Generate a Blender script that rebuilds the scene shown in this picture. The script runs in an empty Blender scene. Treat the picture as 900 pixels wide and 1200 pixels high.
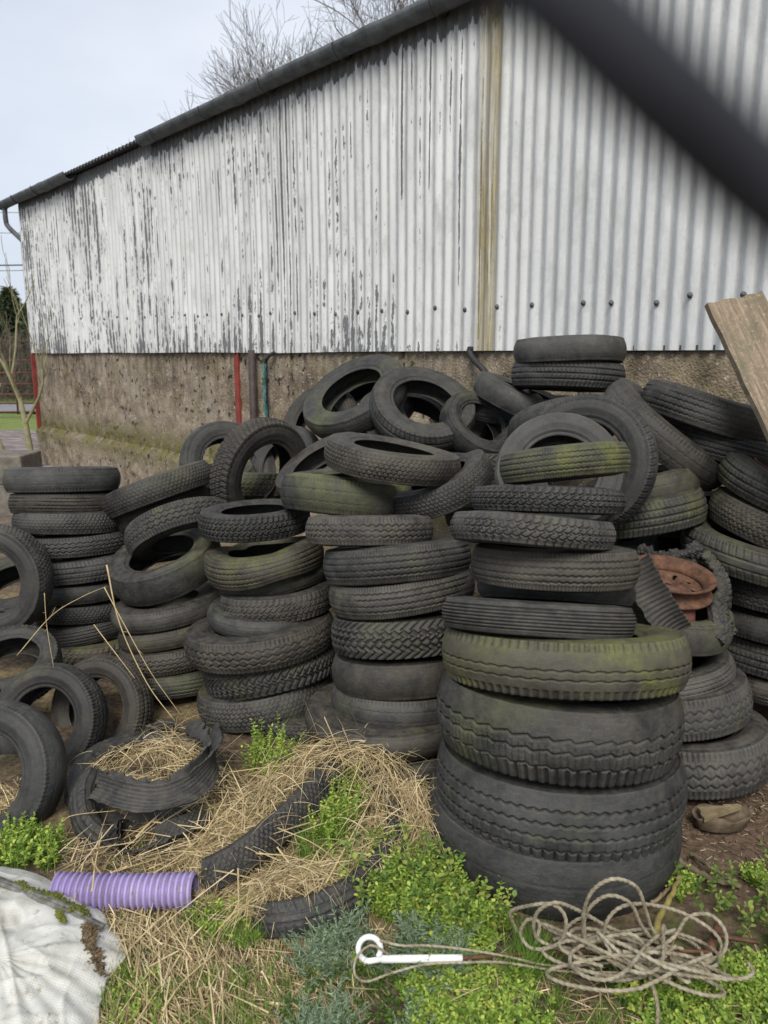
import bpy, math, random
import numpy as np
from mathutils import Vector, Matrix
random.seed(7); rng = np.random.default_rng(7)
R = math.radians
sc = bpy.context.scene
# ------------------------------------------------------------------ camera
TH = R(11.6); CAMZ = 1.6; F = 900.0
cam_d = bpy.data.cameras.new('camera'); cam = bpy.data.objects.new('camera', cam_d)
sc.collection.objects.link(cam); sc.camera = cam
cam.location = (0, 0, CAMZ); cam.rotation_euler = (math.pi/2 - TH, 0, 0)
cam_d.sensor_fit = 'HORIZONTAL'; cam_d.sensor_width = 36; cam_d.lens = 36
cam_d.clip_start = 0.01; cam_d.clip_end = 500
cam_d.dof.use_dof = True; cam_d.dof.focus_distance = 3.2; cam_d.dof.aperture_fstop = 5.6
# ------------------------------------------------------------------ world and sun (overcast)
SUN_EL, SUN_AZ = R(46), R(186)      # azimuth measured clockwise from +Y: behind the camera
w = bpy.data.worlds.new('World'); sc.world = w; w.use_nodes = True
nt = w.node_tree; nt.nodes.clear()
def N(nt, t, **kw):
    n = nt.nodes.new(t)
    for k, v in kw.items():
        if k.startswith('i_'):
            key = k[2:]; key = int(key) if key.isdigit() else key
            n.inputs[key].default_value = v
        else: setattr(n, k, v)
    return n
sky = N(nt, 'ShaderNodeTexSky', sky_type='NISHITA', sun_disc=False, sun_elevation=SUN_EL, sun_rotation=SUN_AZ, air_density=1.0, dust_density=2.0)
bgs = N(nt, 'ShaderNodeBackground', i_Strength=0.10)
nt.links.new(sky.outputs[0], bgs.inputs[0])
tc = N(nt, 'ShaderNodeTexCoord'); mp = N(nt, 'ShaderNodeMapping'); mp.inputs['Scale'].default_value = (1, 1, 2.5)
cn = N(nt, 'ShaderNodeTexNoise', i_Scale=1.6, i_Detail=5.0)
cr = N(nt, 'ShaderNodeValToRGB')
cr.color_ramp.elements[0].position = .3; cr.color_ramp.elements[0].color = (.41, .465, .565, 1)
cr.color_ramp.elements[1].position = .7; cr.color_ramp.elements[1].color = (.68, .71, .77, 1)
bgc = N(nt, 'ShaderNodeBackground', i_Strength=0.78)
mx = N(nt, 'ShaderNodeMixShader', i_0=0.88); wo = N(nt, 'ShaderNodeOutputWorld')
L = nt.links.new
L(tc.outputs['Generated'], mp.inputs[0]); L(mp.outputs[0], cn.inputs['Vector']); L(cn.outputs['Fac'], cr.inputs[0]); L(cr.outputs[0], bgc.inputs[0])
L(bgs.outputs[0], mx.inputs[1]); L(bgc.outputs[0], mx.inputs[2]); L(mx.outputs[0], wo.inputs[0])
sd = bpy.data.lights.new('sun', 'SUN'); sd.energy = 2.0; sd.angle = R(24); sd.color = (1.0, .955, .88)
sun = bpy.data.objects.new('sun', sd); sc.collection.objects.link(sun)
sdir = Vector((math.sin(SUN_AZ)*math.cos(SUN_EL), math.cos(SUN_AZ)*math.cos(SUN_EL), math.sin(SUN_EL)))
sun.rotation_euler = sdir.to_track_quat('Z', 'Y').to_euler()
sc.view_settings.view_transform = 'Standard'; sc.view_settings.look = 'None'
sc.view_settings.exposure = 0.78; sc.view_settings.gamma = 1; sc.view_settings.use_curve_mapping = False
sc.render.engine = 'CYCLES'; sc.cycles.use_denoising = True; sc.cycles.max_bounces = 6; sc.cycles.use_adaptive_sampling = True; sc.cycles.adaptive_threshold = .01
# ------------------------------------------------------------------ measuring helpers
cT, sT = math.cos(TH), math.sin(TH)
def ray(px, py):
    xr, yr = (px-450)/F, (600-py)/F
    return np.array([xr, cT + yr*sT, -sT + yr*cT])
def at(px, py, Y):
    d = ray(px, py); return np.array([0, 0, CAMZ]) + d*(Y/d[1])
def gnd(px, py, z=0.0):
    d = ray(px, py); return np.array([0, 0, CAMZ]) + d*((z-CAMZ)/d[2])
def depth(p): return p[1]*cT + (CAMZ-p[2])*sT
# wall plane, from the measured vanishing point
K = 4.5e-4
def wall_t(px): return 1/(K*(381 + 433*(px-450)/F))
WA = at(40, 413, 1); WA = at(40, 413, WA[1]*wall_t(40)*ray(40, 413)[1])
WB = at(880, 408, wall_t(880)*ray(880, 408)[1])
WD = np.array([.67086, -.74159, 0]); WD /= np.linalg.norm(WD)      # horizontal direction of the wall, from its vanishing point
WA = np.array([-5.1572, 11.5624, 1.628])
WN = np.array([WD[1], -WD[0], 0])          # outward, towards the camera
if np.dot(WN[:2], -WA[:2]) < 0: WN = -WN
def wallhit(px, py, off=0.0):
    d = ray(px, py); o = np.array([0, 0, CAMZ])
    t = np.dot(WA + WN*off - o, WN)/np.dot(d, WN); p = o + d*t
    return float(np.dot(p-WA, WD)), float(p[2])
def wp(s, z, off=0.0): return np.array([WA[0], WA[1], 0]) + WD*s + WN*off + np.array([0, 0, z])
# ------------------------------------------------------------------ noise
_tabs = [np.random.default_rng(50+k).random((128, 128)) for k in range(6)]
def vnoise(x, y, k=0):
    x = np.asarray(x, float); y = np.asarray(y, float)
    xi = np.floor(x).astype(int); yi = np.floor(y).astype(int); fx = x-xi; fy = y-yi
    fx = fx*fx*(3-2*fx); fy = fy*fy*(3-2*fy); T = _tabs[k % 6]
    g = lambda a, b: T[a % 128, b % 128]
    return (g(xi, yi)*(1-fx)+g(xi+1, yi)*fx)*(1-fy) + (g(xi, yi+1)*(1-fx)+g(xi+1, yi+1)*fx)*fy
def fbm(x, y, k=0, o=4):
    s = 0; a = 1; n = 0
    for i in range(o): s = s + a*vnoise(x*2**i + 17*i, y*2**i + 5*i, k+i); n += a; a *= .5
    return s/n
def gh(x, y):
    return (fbm(np.asarray(x)*1.3+40, np.asarray(y)*1.3+40, 1, 5)-.5)*.10
# ------------------------------------------------------------------ object helpers
col = sc.collection
def mesh_obj(name, V, Fc, mat=None, parent=None, smooth=True, attrs=None, link=True):
    me = bpy.data.meshes.new(name)
    V = np.asarray(V, np.float32)
    if isinstance(Fc, np.ndarray):
        k = Fc.shape[1]; n = len(Fc)
        me.vertices.add(len(V)); me.vertices.foreach_set('co', V.ravel())
        me.loops.add(n*k); me.loops.foreach_set('vertex_index', Fc.astype(np.int32).ravel())
        me.polygons.add(n); me.polygons.foreach_set('loop_start', np.arange(0, n*k, k, dtype=np.int32))
        me.polygons.foreach_set('loop_total', np.full(n, k, np.int32))
        me.update(calc_edges=True)
    else:
        me.from_pydata(V.tolist(), [], [tuple(f) for f in Fc]); me.update()
    me.polygons.foreach_set('use_smooth', np.full(len(me.polygons), smooth, bool))
    for k_, a in (attrs or {}).items():
        at_ = me.attributes.new(k_, 'FLOAT', 'POINT'); at_.data.foreach_set('value', np.asarray(a, np.float32).ravel())
    if mat: me.materials.append(mat)
    o = bpy.data.objects.new(name, me)
    if link: col.objects.link(o)
    if parent: o.parent = parent
    return o
def tag(o, label=None, cat=None, group=None, kind=None):
    if label: o['label'] = label
    if cat: o['category'] = cat
    if group: o['group'] = group
    if kind: o['kind'] = kind
    return o
def empty(name, loc=(0, 0, 0)):
    e = bpy.data.objects.new(name, None); e.location = tuple(loc); col.objects.link(e)
    e.empty_display_size = .1; return e
def reparent(o, p):            # parent with world geometry kept
    o.parent = p; o.matrix_parent_inverse = Matrix.Translation(-Vector(p.location)); return o
class MB:
    """collects pieces into one mesh"""
    def __init__(s): s.V = []; s.F = []; s.n = 0
    def add(s, V, Fc):
        V = np.asarray(V, float); s.V.append(V); s.F += [tuple(int(i)+s.n for i in f) for f in Fc]; s.n += len(V); return s
    def box(s, c, X, Y, Z):     # centre and three half-axis vectors
        c, X, Y, Z = map(lambda a: np.asarray(a, float), (c, X, Y, Z))
        V = [c+i*X+j*Y+k*Z for i in (-1, 1) for j in (-1, 1) for k in (-1, 1)]
        return s.add(V, [(0, 1, 3, 2), (4, 6, 7, 5), (0, 4, 5, 1), (2, 3, 7, 6), (0, 2, 6, 4), (1, 5, 7, 3)])
    def tube(s, P, r, n=8, lobes=0, turns=0., amp=.0, cap=True):
        P = np.asarray(P, float); m = len(P); r = np.broadcast_to(np.asarray(r, float), (m,))
        T = np.gradient(P, axis=0); T /= np.linalg.norm(T, axis=1)[:, None]+1e-12
        ref = np.array([0, 0, 1.]) if abs(T[0][2]) < .9 else np.array([1., 0, 0])
        u = np.cross(T[0], ref); u /= np.linalg.norm(u); U = [u]
        for i in range(1, m):
            u = U[-1] - T[i]*np.dot(U[-1], T[i]); u /= np.linalg.norm(u)+1e-12; U.append(u)
        U = np.array(U); W_ = np.cross(T, U)
        L_ = np.concatenate([[0], np.cumsum(np.linalg.norm(np.diff(P, axis=0), axis=1))])
        a = np.linspace(0, 2*math.pi, n, endpoint=False)
        rr = r[:, None]*(1 + (amp*np.abs(np.cos(lobes/2*(a[None, :] - L_[:, None]*turns*2*math.pi))) - amp*.6 if lobes else 0))
        V = P[:, None, :] + rr[..., None]*(np.cos(a)[None, :, None]*U[:, None, :] + np.sin(a)[None, :, None]*W_[:, None, :])
        Fc = [(i*n+j, i*n+(j+1) % n, (i+1)*n+(j+1) % n, (i+1)*n+j) for i in range(m-1) for j in range(n)]
        if cap: Fc += [tuple(range(n))[::-1], tuple((m-1)*n+j for j in range(n))]
        return s.add(V.reshape(-1, 3), Fc)
    def build(s, name, mat, parent=None, smooth=False):
        return mesh_obj(name, np.concatenate(s.V), s.F, mat, parent, smooth)
def spline(P, n=40):
    P = np.asarray(P, float); m = len(P); Q = np.vstack([2*P[0]-P[1], P, 2*P[-1]-P[-2]])
    out = []
    for t in np.linspace(0, m-1-1e-9, n):
        i = int(t); f = t-i; a, b, c, d = Q[i], Q[i+1], Q[i+2], Q[i+3]
        out.append(.5*((2*b)+(-a+c)*f+(2*a-5*b+4*c-d)*f*f+(-a+3*b-3*c+d)*f**3))
    return np.array(out)
def segs(P0, P1, r0, r1, n=4):   # many prisms at once -> V, F arrays
    P0 = np.asarray(P0, float); P1 = np.asarray(P1, float); T = P1-P0; T /= np.linalg.norm(T, axis=1)[:, None]+1e-9
    ref = np.where(np.abs(T[:, 2:3]) < .9, np.array([[0, 0, 1.]]), np.array([[1., 0, 0]]))
    U = np.cross(T, ref); U /= np.linalg.norm(U, axis=1)[:, None]; W_ = np.cross(T, U)
    a = np.linspace(0, 2*math.pi, n, endpoint=False); C, S = np.cos(a), np.sin(a)
    ring = C[None, :, None]*U[:, None, :]+S[None, :, None]*W_[:, None, :]
    A = P0[:, None, :]+ring*np.asarray(r0, float)[:, None, None]; B = P1[:, None, :]+ring*np.asarray(r1, float)[:, None, None]
    V = np.concatenate([A, B], axis=1).reshape(-1, 3); m = len(P0)
    f = np.array([[j, (j+1) % n, n+(j+1) % n, n+j] for j in range(n)])
    Fc = (np.arange(m)[:, None, None]*2*n + f[None]).reshape(-1, 4)
    return V, Fc
def blades(roots, dirs, length, width, droop, nseg=4, side=None):
    """flat tapering blades, vectorised. roots, dirs (m,3)"""
    m = len(roots); d = dirs/np.linalg.norm(dirs, axis=1)[:, None]
    if side is None:
        side = np.cross(d, rng.normal(size=(m, 3)))
    side /= np.linalg.norm(side, axis=1)[:, None]+1e-9
    t = np.linspace(0, 1, nseg+1)
    P = roots[:, None, :]+d[:, None, :]*(length[:, None]*t)[..., None]
    P[..., 2] -= (droop*length)[:, None]*t[None, :]**2
    wd = width[:, None]*(1-.8*t[None, :]**2)*.5
    A = P+side[:, None, :]*wd[..., None]; B = P-side[:, None, :]*wd[..., None]
    V = np.stack([A, B], axis=2).reshape(-1, 3); k = (nseg+1)*2
    f = np.array([[2*i, 2*i+1, 2*i+3, 2*i+2] for i in range(nseg)])
    return V, (np.arange(m)[:, None, None]*k+f[None]).reshape(-1, 4)
def merge(parts):
    Vs, Fs, n = [], [], 0
    for V, Fc in parts: Vs.append(V); Fs.append(Fc+n); n += len(V)
    return np.concatenate(Vs), np.concatenate(Fs)
# ------------------------------------------------------------------ materials
class Mat:
    def __init__(s, name, rough=.8, spec=.3):
        s.m = bpy.data.materials.new(name); s.m.use_nodes = True; s.nt = s.m.node_tree
        s.b = s.nt.nodes['Principled BSDF']; s.b.inputs['Roughness'].default_value = rough
        s.b.inputs['Specular IOR Level'].default_value = spec; s._tc = None
    def n(s, t, **k): return N(s.nt, t, **k)
    def l(s, a, b): s.nt.links.new(a, b)
    def tc(s, which='Object'):
        if s._tc is None: s._tc = s.n('ShaderNodeTexCoord')
        return s._tc.outputs[which]
    def vec(s, scale=(1, 1, 1), src=None, which='Object', loc=None):
        m = s.n('ShaderNodeMapping'); m.inputs['Scale'].default_value = scale
        s.l(src or s.tc(which), m.inputs[0])
        if loc is not None: s.l(loc, m.inputs['Location'])
        return m.outputs[0]
    def noise(s, v, scale, detail=4, rough=.6, out='Fac'):
        n = s.n('ShaderNodeTexNoise', i_Scale=scale, i_Detail=detail, i_Roughness=rough); s.l(v, n.inputs['Vector']); return n.outputs[out]
    def ramp(s, f, stops):
        r = s.n('ShaderNodeValToRGB'); e = r.color_ramp.elements
        while len(e) < len(stops): e.new(.5)
        for i, (p, c) in enumerate(stops):
            e[i].position = p; e[i].color = (c, c, c, 1) if isinstance(c, (int, float)) else (*c, 1)
        s.l(f, r.inputs[0]); return r.outputs[0]
    def mix(s, f, a, b, mode='MIX'):
        m = s.n('ShaderNodeMix', data_type='RGBA', blend_type=mode)
        for val, key in ((f, 0), (a, 6), (b, 7)):
            if isinstance(val, (int, float)): m.inputs[key].default_value = val if key == 0 else (val, val, val, 1)
            elif isinstance(val, tuple): m.inputs[key].default_value = (*val, 1)
            else: s.l(val, m.inputs[key])
        return m.outputs[2]
    def math(s, op, a, b=0.5, c=0.5, clamp=False):
        m = s.n('ShaderNodeMath', operation=op, use_clamp=clamp)
        for i, v in enumerate((a, b, c)):
            if isinstance(v, (int, float)): m.inputs[i].default_value = v
            else: s.l(v, m.inputs[i])
        return m.outputs[0]
    def mr(s, v, a, b, c=0., d=1.):
        m = s.n('ShaderNodeMapRange'); s.l(v, m.inputs[0])
        for i, x in enumerate((a, b, c, d)):
            if isinstance(x, (int, float)): m.inputs[i+1].default_value = x
            else: s.l(x, m.inputs[i+1])
        return m.outputs[0]
    def attr(s, name, typ='GEOMETRY'):
        a = s.n('ShaderNodeAttribute', attribute_name=name, attribute_type=typ); return a.outputs['Fac']
    def sep(s, v):
        x = s.n('ShaderNodeSeparateXYZ'); s.l(v, x.inputs[0]); return x.outputs
    def color(s, c):
        if isinstance(c, tuple): s.b.inputs['Base Color'].default_value = (*c, 1)
        else: s.l(c, s.b.inputs['Base Color'])
        return s
    def rough(s, r): s.l(r, s.b.inputs['Roughness']); return s
    def bump(s, h, strength=.3, dist=.01):
        b = s.n('ShaderNodeBump', i_Strength=strength, i_Distance=dist); s.l(h, b.inputs['Height']); s.l(b.outputs[0], s.b.inputs['Normal']); return s
def simple(name, c1, c2, scale=8, rough=.8, bump=.3, dist=.004, spec=.3, stretch=(1, 1, 1), metallic=0):
    m = Mat(name, rough, spec); v = m.vec(stretch); f = m.noise(v, scale, 6, .65)
    m.color(m.ramp(f, [(.32, c1), (.68, c2)])); m.bump(m.noise(v, scale*4, 5), bump, dist)
    m.b.inputs['Metallic'].default_value = metallic
    return m.m
def rubber():
    m = Mat('rubber', .7, .42)
    oi = m.n('ShaderNodeObjectInfo'); rnd = oi.outputs['Random']
    sc_ = m.math('MULTIPLY', rnd, 37.0); cmb = m.n('ShaderNodeCombineXYZ')
    for i in range(3): m.l(sc_, cmb.inputs[i])
    v = m.vec((1, 1, 1), loc=cmb.outputs[0])
    big = m.noise(v, 5, 5, .6); mid = m.noise(v, 22, 8, .75); fine = m.noise(v, 260, 3, .7)
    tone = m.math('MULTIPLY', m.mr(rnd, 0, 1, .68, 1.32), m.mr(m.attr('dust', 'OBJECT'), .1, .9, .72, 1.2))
    base = m.ramp(big, [(.3, (.013, .013, .0128)), (.50, (.032, .032, .0305)), (.70, (.068, .066, .060))])
    base = m.mix(m.mr(mid, .45, .75, 0, .6), base, (.078, .072, .060))
    base = m.mix(1.0, base, tone, 'MULTIPLY')
    hue = m.math('FRACT', m.math('MULTIPLY', rnd, 7.31)); base = m.mix(m.mr(hue, .55, .95, 0, .9), base, m.mix(1.0, base, (1.32, 1.10, .84), 'MULTIPLY'))
    crk = m.mr(m.noise(m.vec((1, 1, 3), v), 34, 6, .8), .58, .50, 1., 0.); base = m.mix(m.math('MULTIPLY', crk, m.mr(big, .4, .6, .1, .55)), base, (.075, .073, .066))
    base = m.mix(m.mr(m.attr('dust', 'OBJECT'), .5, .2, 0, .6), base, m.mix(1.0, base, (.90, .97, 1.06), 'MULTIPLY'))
    side = m.attr('side')
    base = m.mix(m.math('MULTIPLY', side, .45), base, (.020, .020, .020))
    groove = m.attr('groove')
    base = m.mix(m.math('MULTIPLY', groove, .8), base, m.mix(m.mr(m.math('FRACT', m.math('MULTIPLY', rnd, 3.77)), .45, .95, 0, m.mr(mid, .4, .6, .1, .8)), (.005, .005, .0045), (.060, .050, .035)))  # recess shade put into the groove colour; tan mud fill on some tyres
    geo = m.n('ShaderNodeNewGeometry'); nz = m.sep(geo.outputs['Normal'])[2]
    spk = m.noise(v, 480, 2, .6); base = m.mix(1.0, base, m.ramp(spk, [(.3, .62), (.5, 1.0), (.72, 1.55)]), 'MULTIPLY')
    # settled dust and mud
    dustm = m.math('MULTIPLY', m.mr(nz, .1, .9, .05, .8), m.mr(mid, .42, .66))
    base = m.mix(m.math('MULTIPLY', dustm, m.mr(m.attr('dust', 'OBJECT'), 0, 1, .35, 1.)), base, (.105, .093, .072))
    # pale scuffs
    sc1 = m.math('MULTIPLY', m.mr(m.noise(v, 55, 4, .8), .66, .74), m.mr(big, .45, .65))
    base = m.mix(m.math('MULTIPLY', sc1, .45), base, (.26, .26, .24))
    # moss and algae
    moss = m.math('ADD', m.math('MULTIPLY', m.attr('moss', 'OBJECT'), .80), .235)
    thr = m.mr(moss, 0, 1, .82, .46)
    mn = m.math('ADD', m.noise(v, 4.2, 6, .62), m.math('MULTIPLY', nz, .07))
    mk = m.mr(m.math('SUBTRACT', mn, thr), 0, .16)
    mk = m.math('MULTIPLY', mk, m.mr(mid, .25, .6, .35, 1.))
    film = m.mr(m.math('SUBTRACT', m.math('ADD', m.noise(v, 2.6, 5, .6), m.math('MULTIPLY', nz, .05)), m.mr(moss, 0, 1, .72, .36)), 0, .2)
    base = m.mix(m.math('MULTIPLY', m.math('MULTIPLY', film, m.mr(fine, .3, .7, .35, .85)), m.mr(mid, .3, .55, .35, 1.)), base, (.092, .098, .046))
    mc = m.ramp(m.noise(v, 60, 4), [(.3, (.065, .078, .022)), (.7, (.16, .165, .042))])
    base = m.mix(m.math('MULTIPLY', mk, m.mr(moss, 0, .6, .35, .7)), base, mc)
    m.color(base)
    h = m.math('ADD', m.math('MULTIPLY', fine, .35), m.math('MULTIPLY', m.noise(v, 70, 5, .7), .8))
    m.bump(h, .8, .003)
    m.rough(m.mr(mid, .3, .7, .50, .86))
    return m.m
M = {'rubber': rubber()}
M['rust'] = simple('rust', (.045, .025, .018), (.17, .085, .05), 30, .85, .5, .003)
M['rustred'] = simple('rust_red', (.07, .03, .025), (.16, .065, .048), 20, .8, .4, .003)
M['redpaint'] = simple('red_oxide_paint', (.16, .03, .025), (.28, .055, .04), 9, .7, .3, .003)
M['pipe_brown'] = simple('brown_pipe', (.035, .025, .024), (.07, .05, .045), 14, .6, .2, .003)
M['gutter'] = simple('gutter_grey', (.045, .052, .056), (.12, .13, .135), 9, .65, .4, .004, stretch=(1, 1, 1))
M['black'] = simple('black_plastic', (.018, .018, .02), (.04, .04, .042), 20, .6, .2, .002)
M['twine'] = simple('turquoise_twine', (.03, .13, .13), (.07, .24, .22), 60, .8, .3, .002)
M['bark'] = simple('bark', (.07, .055, .035), (.17, .15, .09), 12, .9, .6, .01)
M['twig'] = simple('twig', (.075, .06, .048), (.15, .125, .10), 5, .9, .2, .004)
M['sapling'] = simple('sapling_bark', (.16, .15, .07), (.30, .28, .17), 9, .9, .4, .004)
M['block'] = simple('old_block', (.10, .09, .075), (.20, .18, .15), 12, .95, .7, .008)
M['roofing'] = simple('roof_sheet', (.04, .042, .045), (.09, .09, .092), 4, .8, .3, .004)
M['galv'] = simple('galvanised', (.18, .19, .19), (.30, .31, .31), 6, .5, .2, .002)
M['whiteplastic'] = simple('white_plastic', (.66, .66, .65), (.80, .80, .79), 12, .4, .1, .001)
M['wire'] = simple('wire_dark', (.02, .02, .022), (.03, .03, .03), 4, .6, .0)
M['strap'] = simple('strap_black', (.020, .021, .028), (.03, .032, .042), 300, .8, .2, .0005)
M['needle'] = simple('needle_green', (.04, .055, .03), (.10, .125, .06), 3, .8, .1)
M['stick'] = simple('weathered_stick', (.13, .10, .06), (.26, .21, .12), 20, .9, .4, .003)

# ------------------------------------------------------------------ ground
def ground():
    m = Mat('ground', .95, .2); v = m.vec((1, 1, 1)); xyz = m.sep(m.tc())
    a = m.noise(v, 3.5, 6, .65); b = m.noise(v, 40, 6, .7); c = m.noise(v, 9, 5, .6)
    soil = m.ramp(b, [(.3, (.035, .024, .016)), (.5, (.09, .065, .045)), (.72, (.19, .15, .105))])
    litter = m.ramp(b, [(.3, (.07, .05, .028)), (.6, (.22, .17, .09)), (.8, (.36, .30, .17))])
    base = m.mix(m.mr(a, .46, .58), soil, litter)
    # the left-front is matted straw, the right is trodden soil
    right = m.mr(xyz[0], .65, 1.0)
    base = m.mix(right, base, m.ramp(b, [(.3, (.05, .032, .022)), (.55, (.135, .092, .064)), (.8, (.25, .19, .14))]))
    mossy = m.math('MULTIPLY', m.mr(c, .5, .62), m.mr(xyz[1], 2.3, 1.9))
    base = m.mix(m.math('MULTIPLY', mossy, .7), base, (.09, .12, .03))
    mud = m.ramp(m.noise(m.vec((1, 2.2, 1)), 2.2, 7, .7), [(.35, (.07, .05, .045)), (.5, (.20, .165, .155)), (.66, (.36, .32, .315))])
    base = m.mix(m.mr(xyz[1], 6, 9), base, mud)
    grass = m.ramp(m.noise(m.vec((1, 3, 1)), 1.5, 8, .75), [(.3, (.10, .11, .04)), (.55, (.17, .22, .06)), (.75, (.26, .30, .10))])
    base = m.mix(m.mr(m.math('ADD', xyz[1], m.math('MULTIPLY', a, 1.5)), 17.2, 17.6), base, grass)
    m.color(base); m.bump(m.math('ADD', b, m.math('MULTIPLY', m.noise(v, 150, 3), .3)), .9, .012)
    ax = lambda lo, hi, f0, f1, d: np.concatenate([np.array([-250, -120, -60, -30, -18]) if lo < -5 else np.array([-250., -100, -30]), np.linspace(lo, f0, 30)[:-1], np.arange(f0, f1, d), np.linspace(f1, hi, 30), np.array([30, 60, 120, 250.])])
    xs = np.concatenate([[-250, -120, -60, -30, -20], np.linspace(-14, -2.4, 30)[:-1], np.arange(-2.4, 2.4, .02), np.linspace(2.4, 12, 25), [20, 40, 90, 250]])
    ys = np.concatenate([[-250, -90, -30, -10], np.linspace(-5, 1.0, 12)[:-1], np.arange(1.0, 4.6, .02), np.linspace(4.6, 22, 50), [30, 50, 90, 160, 300]])
    X, Y = np.meshgrid(xs, ys, indexing='ij')
    near = np.clip(1-(np.hypot(X, Y-3)-6)/6, 0, 1)
    Z = gh(X, Y) + (fbm(X*14, Y*14, 3, 3)-.5)*.022*near
    nx, ny = X.shape; idx = np.arange(nx*ny).reshape(nx, ny)
    Fc = np.stack([idx[:-1, :-1], idx[1:, :-1], idx[1:, 1:], idx[:-1, 1:]], -1).reshape(-1, 4)
    tag(mesh_obj('ground', np.stack([X, Y, Z], -1).reshape(-1, 3), Fc, m.m), kind='structure')
    rd = simple('asphalt', (.16, .16, .165), (.24, .24, .245), 5, .9, .2, .003)
    mb = MB(); mb.add([(-60, 21.2, .06), (6, 21.2, .06), (6, 25, .07), (-60, 25, .07)], [(0, 1, 2, 3)])
    tag(mb.build('road', rd), kind='structure')
ground()

# ------------------------------------------------------------------ barn
def barn():
    root = empty('barn', (WA[0], WA[1], 0))
    tag(root, 'long farm barn with peeling white corrugated cladding over a roughcast wall', 'barn')
    S0, S1 = 0.0, 15.0
    zb = CAMZ - .005
    zb = wallhit(300, 413)[1]
    ztop = 3.72
    sB = lambda px, py=300: wallhit(px, py)[0]
    # cladding
    pitch, amp = .0905, .0115
    n = int((S1-S0)/pitch*12); s = np.linspace(S0, S1, n)
    zs = np.linspace(zb, ztop, 14)
    off = .035 + amp*np.sin(2*math.pi*s/pitch) + .003*np.sin(s*1.7)
    base0 = np.array([WA[0], WA[1], 0])
    lapped = np.where(((s*1.0) % .815) < .10, .0035, 0)
    V = []; sa = []; za = []
    edge = .012*(vnoise(s*.8, s*0, 2)-.5) 
    for k, z in enumerate(zs):
        zz = z + (edge if k == 0 else 0)
        V.append(base0[None]+WD[None]*s[:, None]+WN[None]*(off+lapped+.004*np.sin(z*3+s*.6))[:, None]+np.stack([0*s, 0*s, zz+0*s], -1)); sa.append(s); za.append(zz+0*s)
    V = np.concatenate(V) - np.array(root.location); sa = np.concatenate(sa); za = np.concatenate(za)
    idx = np.arange(len(zs)*n).reshape(len(zs), n)
    Fc = np.stack([idx[:-1, :-1], idx[:-1, 1:], idx[1:, 1:], idx[1:, :-1]], -1).reshape(-1, 4)
    m = Mat('peeling_white_paint', .75, .3)
    S = m.attr('ws'); Z = m.attr('wz'); cmb = m.n('ShaderNodeCombineXYZ'); m.l(S, cmb.inputs[0]); m.l(Z, cmb.inputs[1])
    v = cmb.outputs[0]
    # vertical streaky flaking
    st = m.noise(m.vec((22, .9, 1), v), 1.0, 8, .72); fl = m.noise(m.vec((30, 9, 1), v), 1.0, 6, .75); area = m.noise(m.vec((.9, .45, 1), v), 1.0, 3, .5)
    sR = sB(583)
    leftness = m.mr(S, sR-.1, sR+.2, 1., .25)
    fade = m.mr(S, 0, sR*.9, 1.1, .75)
    valley = m.math('SINE', m.math('MULTIPLY', S, 2*math.pi/pitch))     # wave over the crests and troughs
    score = m.math('ADD', m.math('MULTIPLY', st, .55), m.math('MULTIPLY', fl, .40))
    score = m.math('ADD', score, m.math('MULTIPLY', area, .35))
    flank = m.math('POWER', m.math('MAXIMUM', m.math('SINE', m.math('ADD', m.math('MULTIPLY', S, 2*math.pi/pitch), -1.4)), 0.0), 3.0)
    score = m.math('ADD', score, m.math('MULTIPLY', flank, .075))
    top = m.mr(m.math('ADD', Z, m.math('MULTIPLY', fl, .30)), ztop-.27, ztop-.02, 0, .6)
    # no paint right under the gutter, a ragged lower edge
    top = m.math('GREATER_THAN', m.math('ADD', Z, m.math('MULTIPLY', m.math('SUBTRACT', m.noise(m.vec((16, 2, 1), v), 1, 5, .7), .5), .34)), ztop-.13)
    bot = m.mr(Z, zb+.02, zb+.28, .045, 0)
    score = m.math('ADD', score, bot)
    lines = m.math('MULTIPLY_ADD', m.noise(m.vec((10, .42, 1), v), 1.0, 9, .72), .9, m.math('MULTIPLY', flank, .30))
    lines = m.math('ADD', lines, m.math('MULTIPLY', m.math('SUBTRACT', m.noise(m.vec((.8, .25, 1), v), 1.0, 2, .5), .5), .85))
    lines = m.math('ADD', lines, m.math('MULTIPLY', m.math('SUBTRACT', fl, .5), .22))
    lpeel = m.mr(m.math('SUBTRACT', lines, m.mr(leftness,   .25, 1., .97, .845)), 0, .010)
    thr = m.math('SUBTRACT', .868, m.math('MULTIPLY', m.math('MULTIPLY', leftness, fade), .135))
    peel = m.mr(m.math('SUBTRACT', score, thr), 0, .012)
    peel = m.math('MAXIMUM', peel, lpeel)
    peel = m.math('MAXIMUM', peel, m.math('MULTIPLY', top, m.mr(S, sR+.0, sR+.3, 1, .25)))
    paint = m.ramp(m.noise(m.vec((5, .8, 1), v), 1, 6, .6), [(.3, (.48, .49, .49)), (.55, (.61, .62, .615)), (.8, (.70, .71, .70))])
    bluish = m.mr(S, sR, sR+.5, 0, 1)
    paint = m.mix(m.math('MULTIPLY', bluish, .7), paint, m.ramp(fl, [(.3, (.41, .43, .435)), (.7, (.56, .575, .58))]))
    specks = m.mr(m.noise(m.vec((120, 70, 1), v), 1, 3, .6), .66, .71)
    paint = m.mix(m.math('MULTIPLY', specks, .6), paint, (.20, .20, .19))
    troughdark = m.mr(valley, -.45, -1, 0, .75)  # paint gets darker towards the bottom of each trough
    paint = m.mix(m.math('MULTIPLY', troughdark, m.mr(fl, .3, .6, .3, 1)), paint, (.24, .245, .24))
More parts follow.
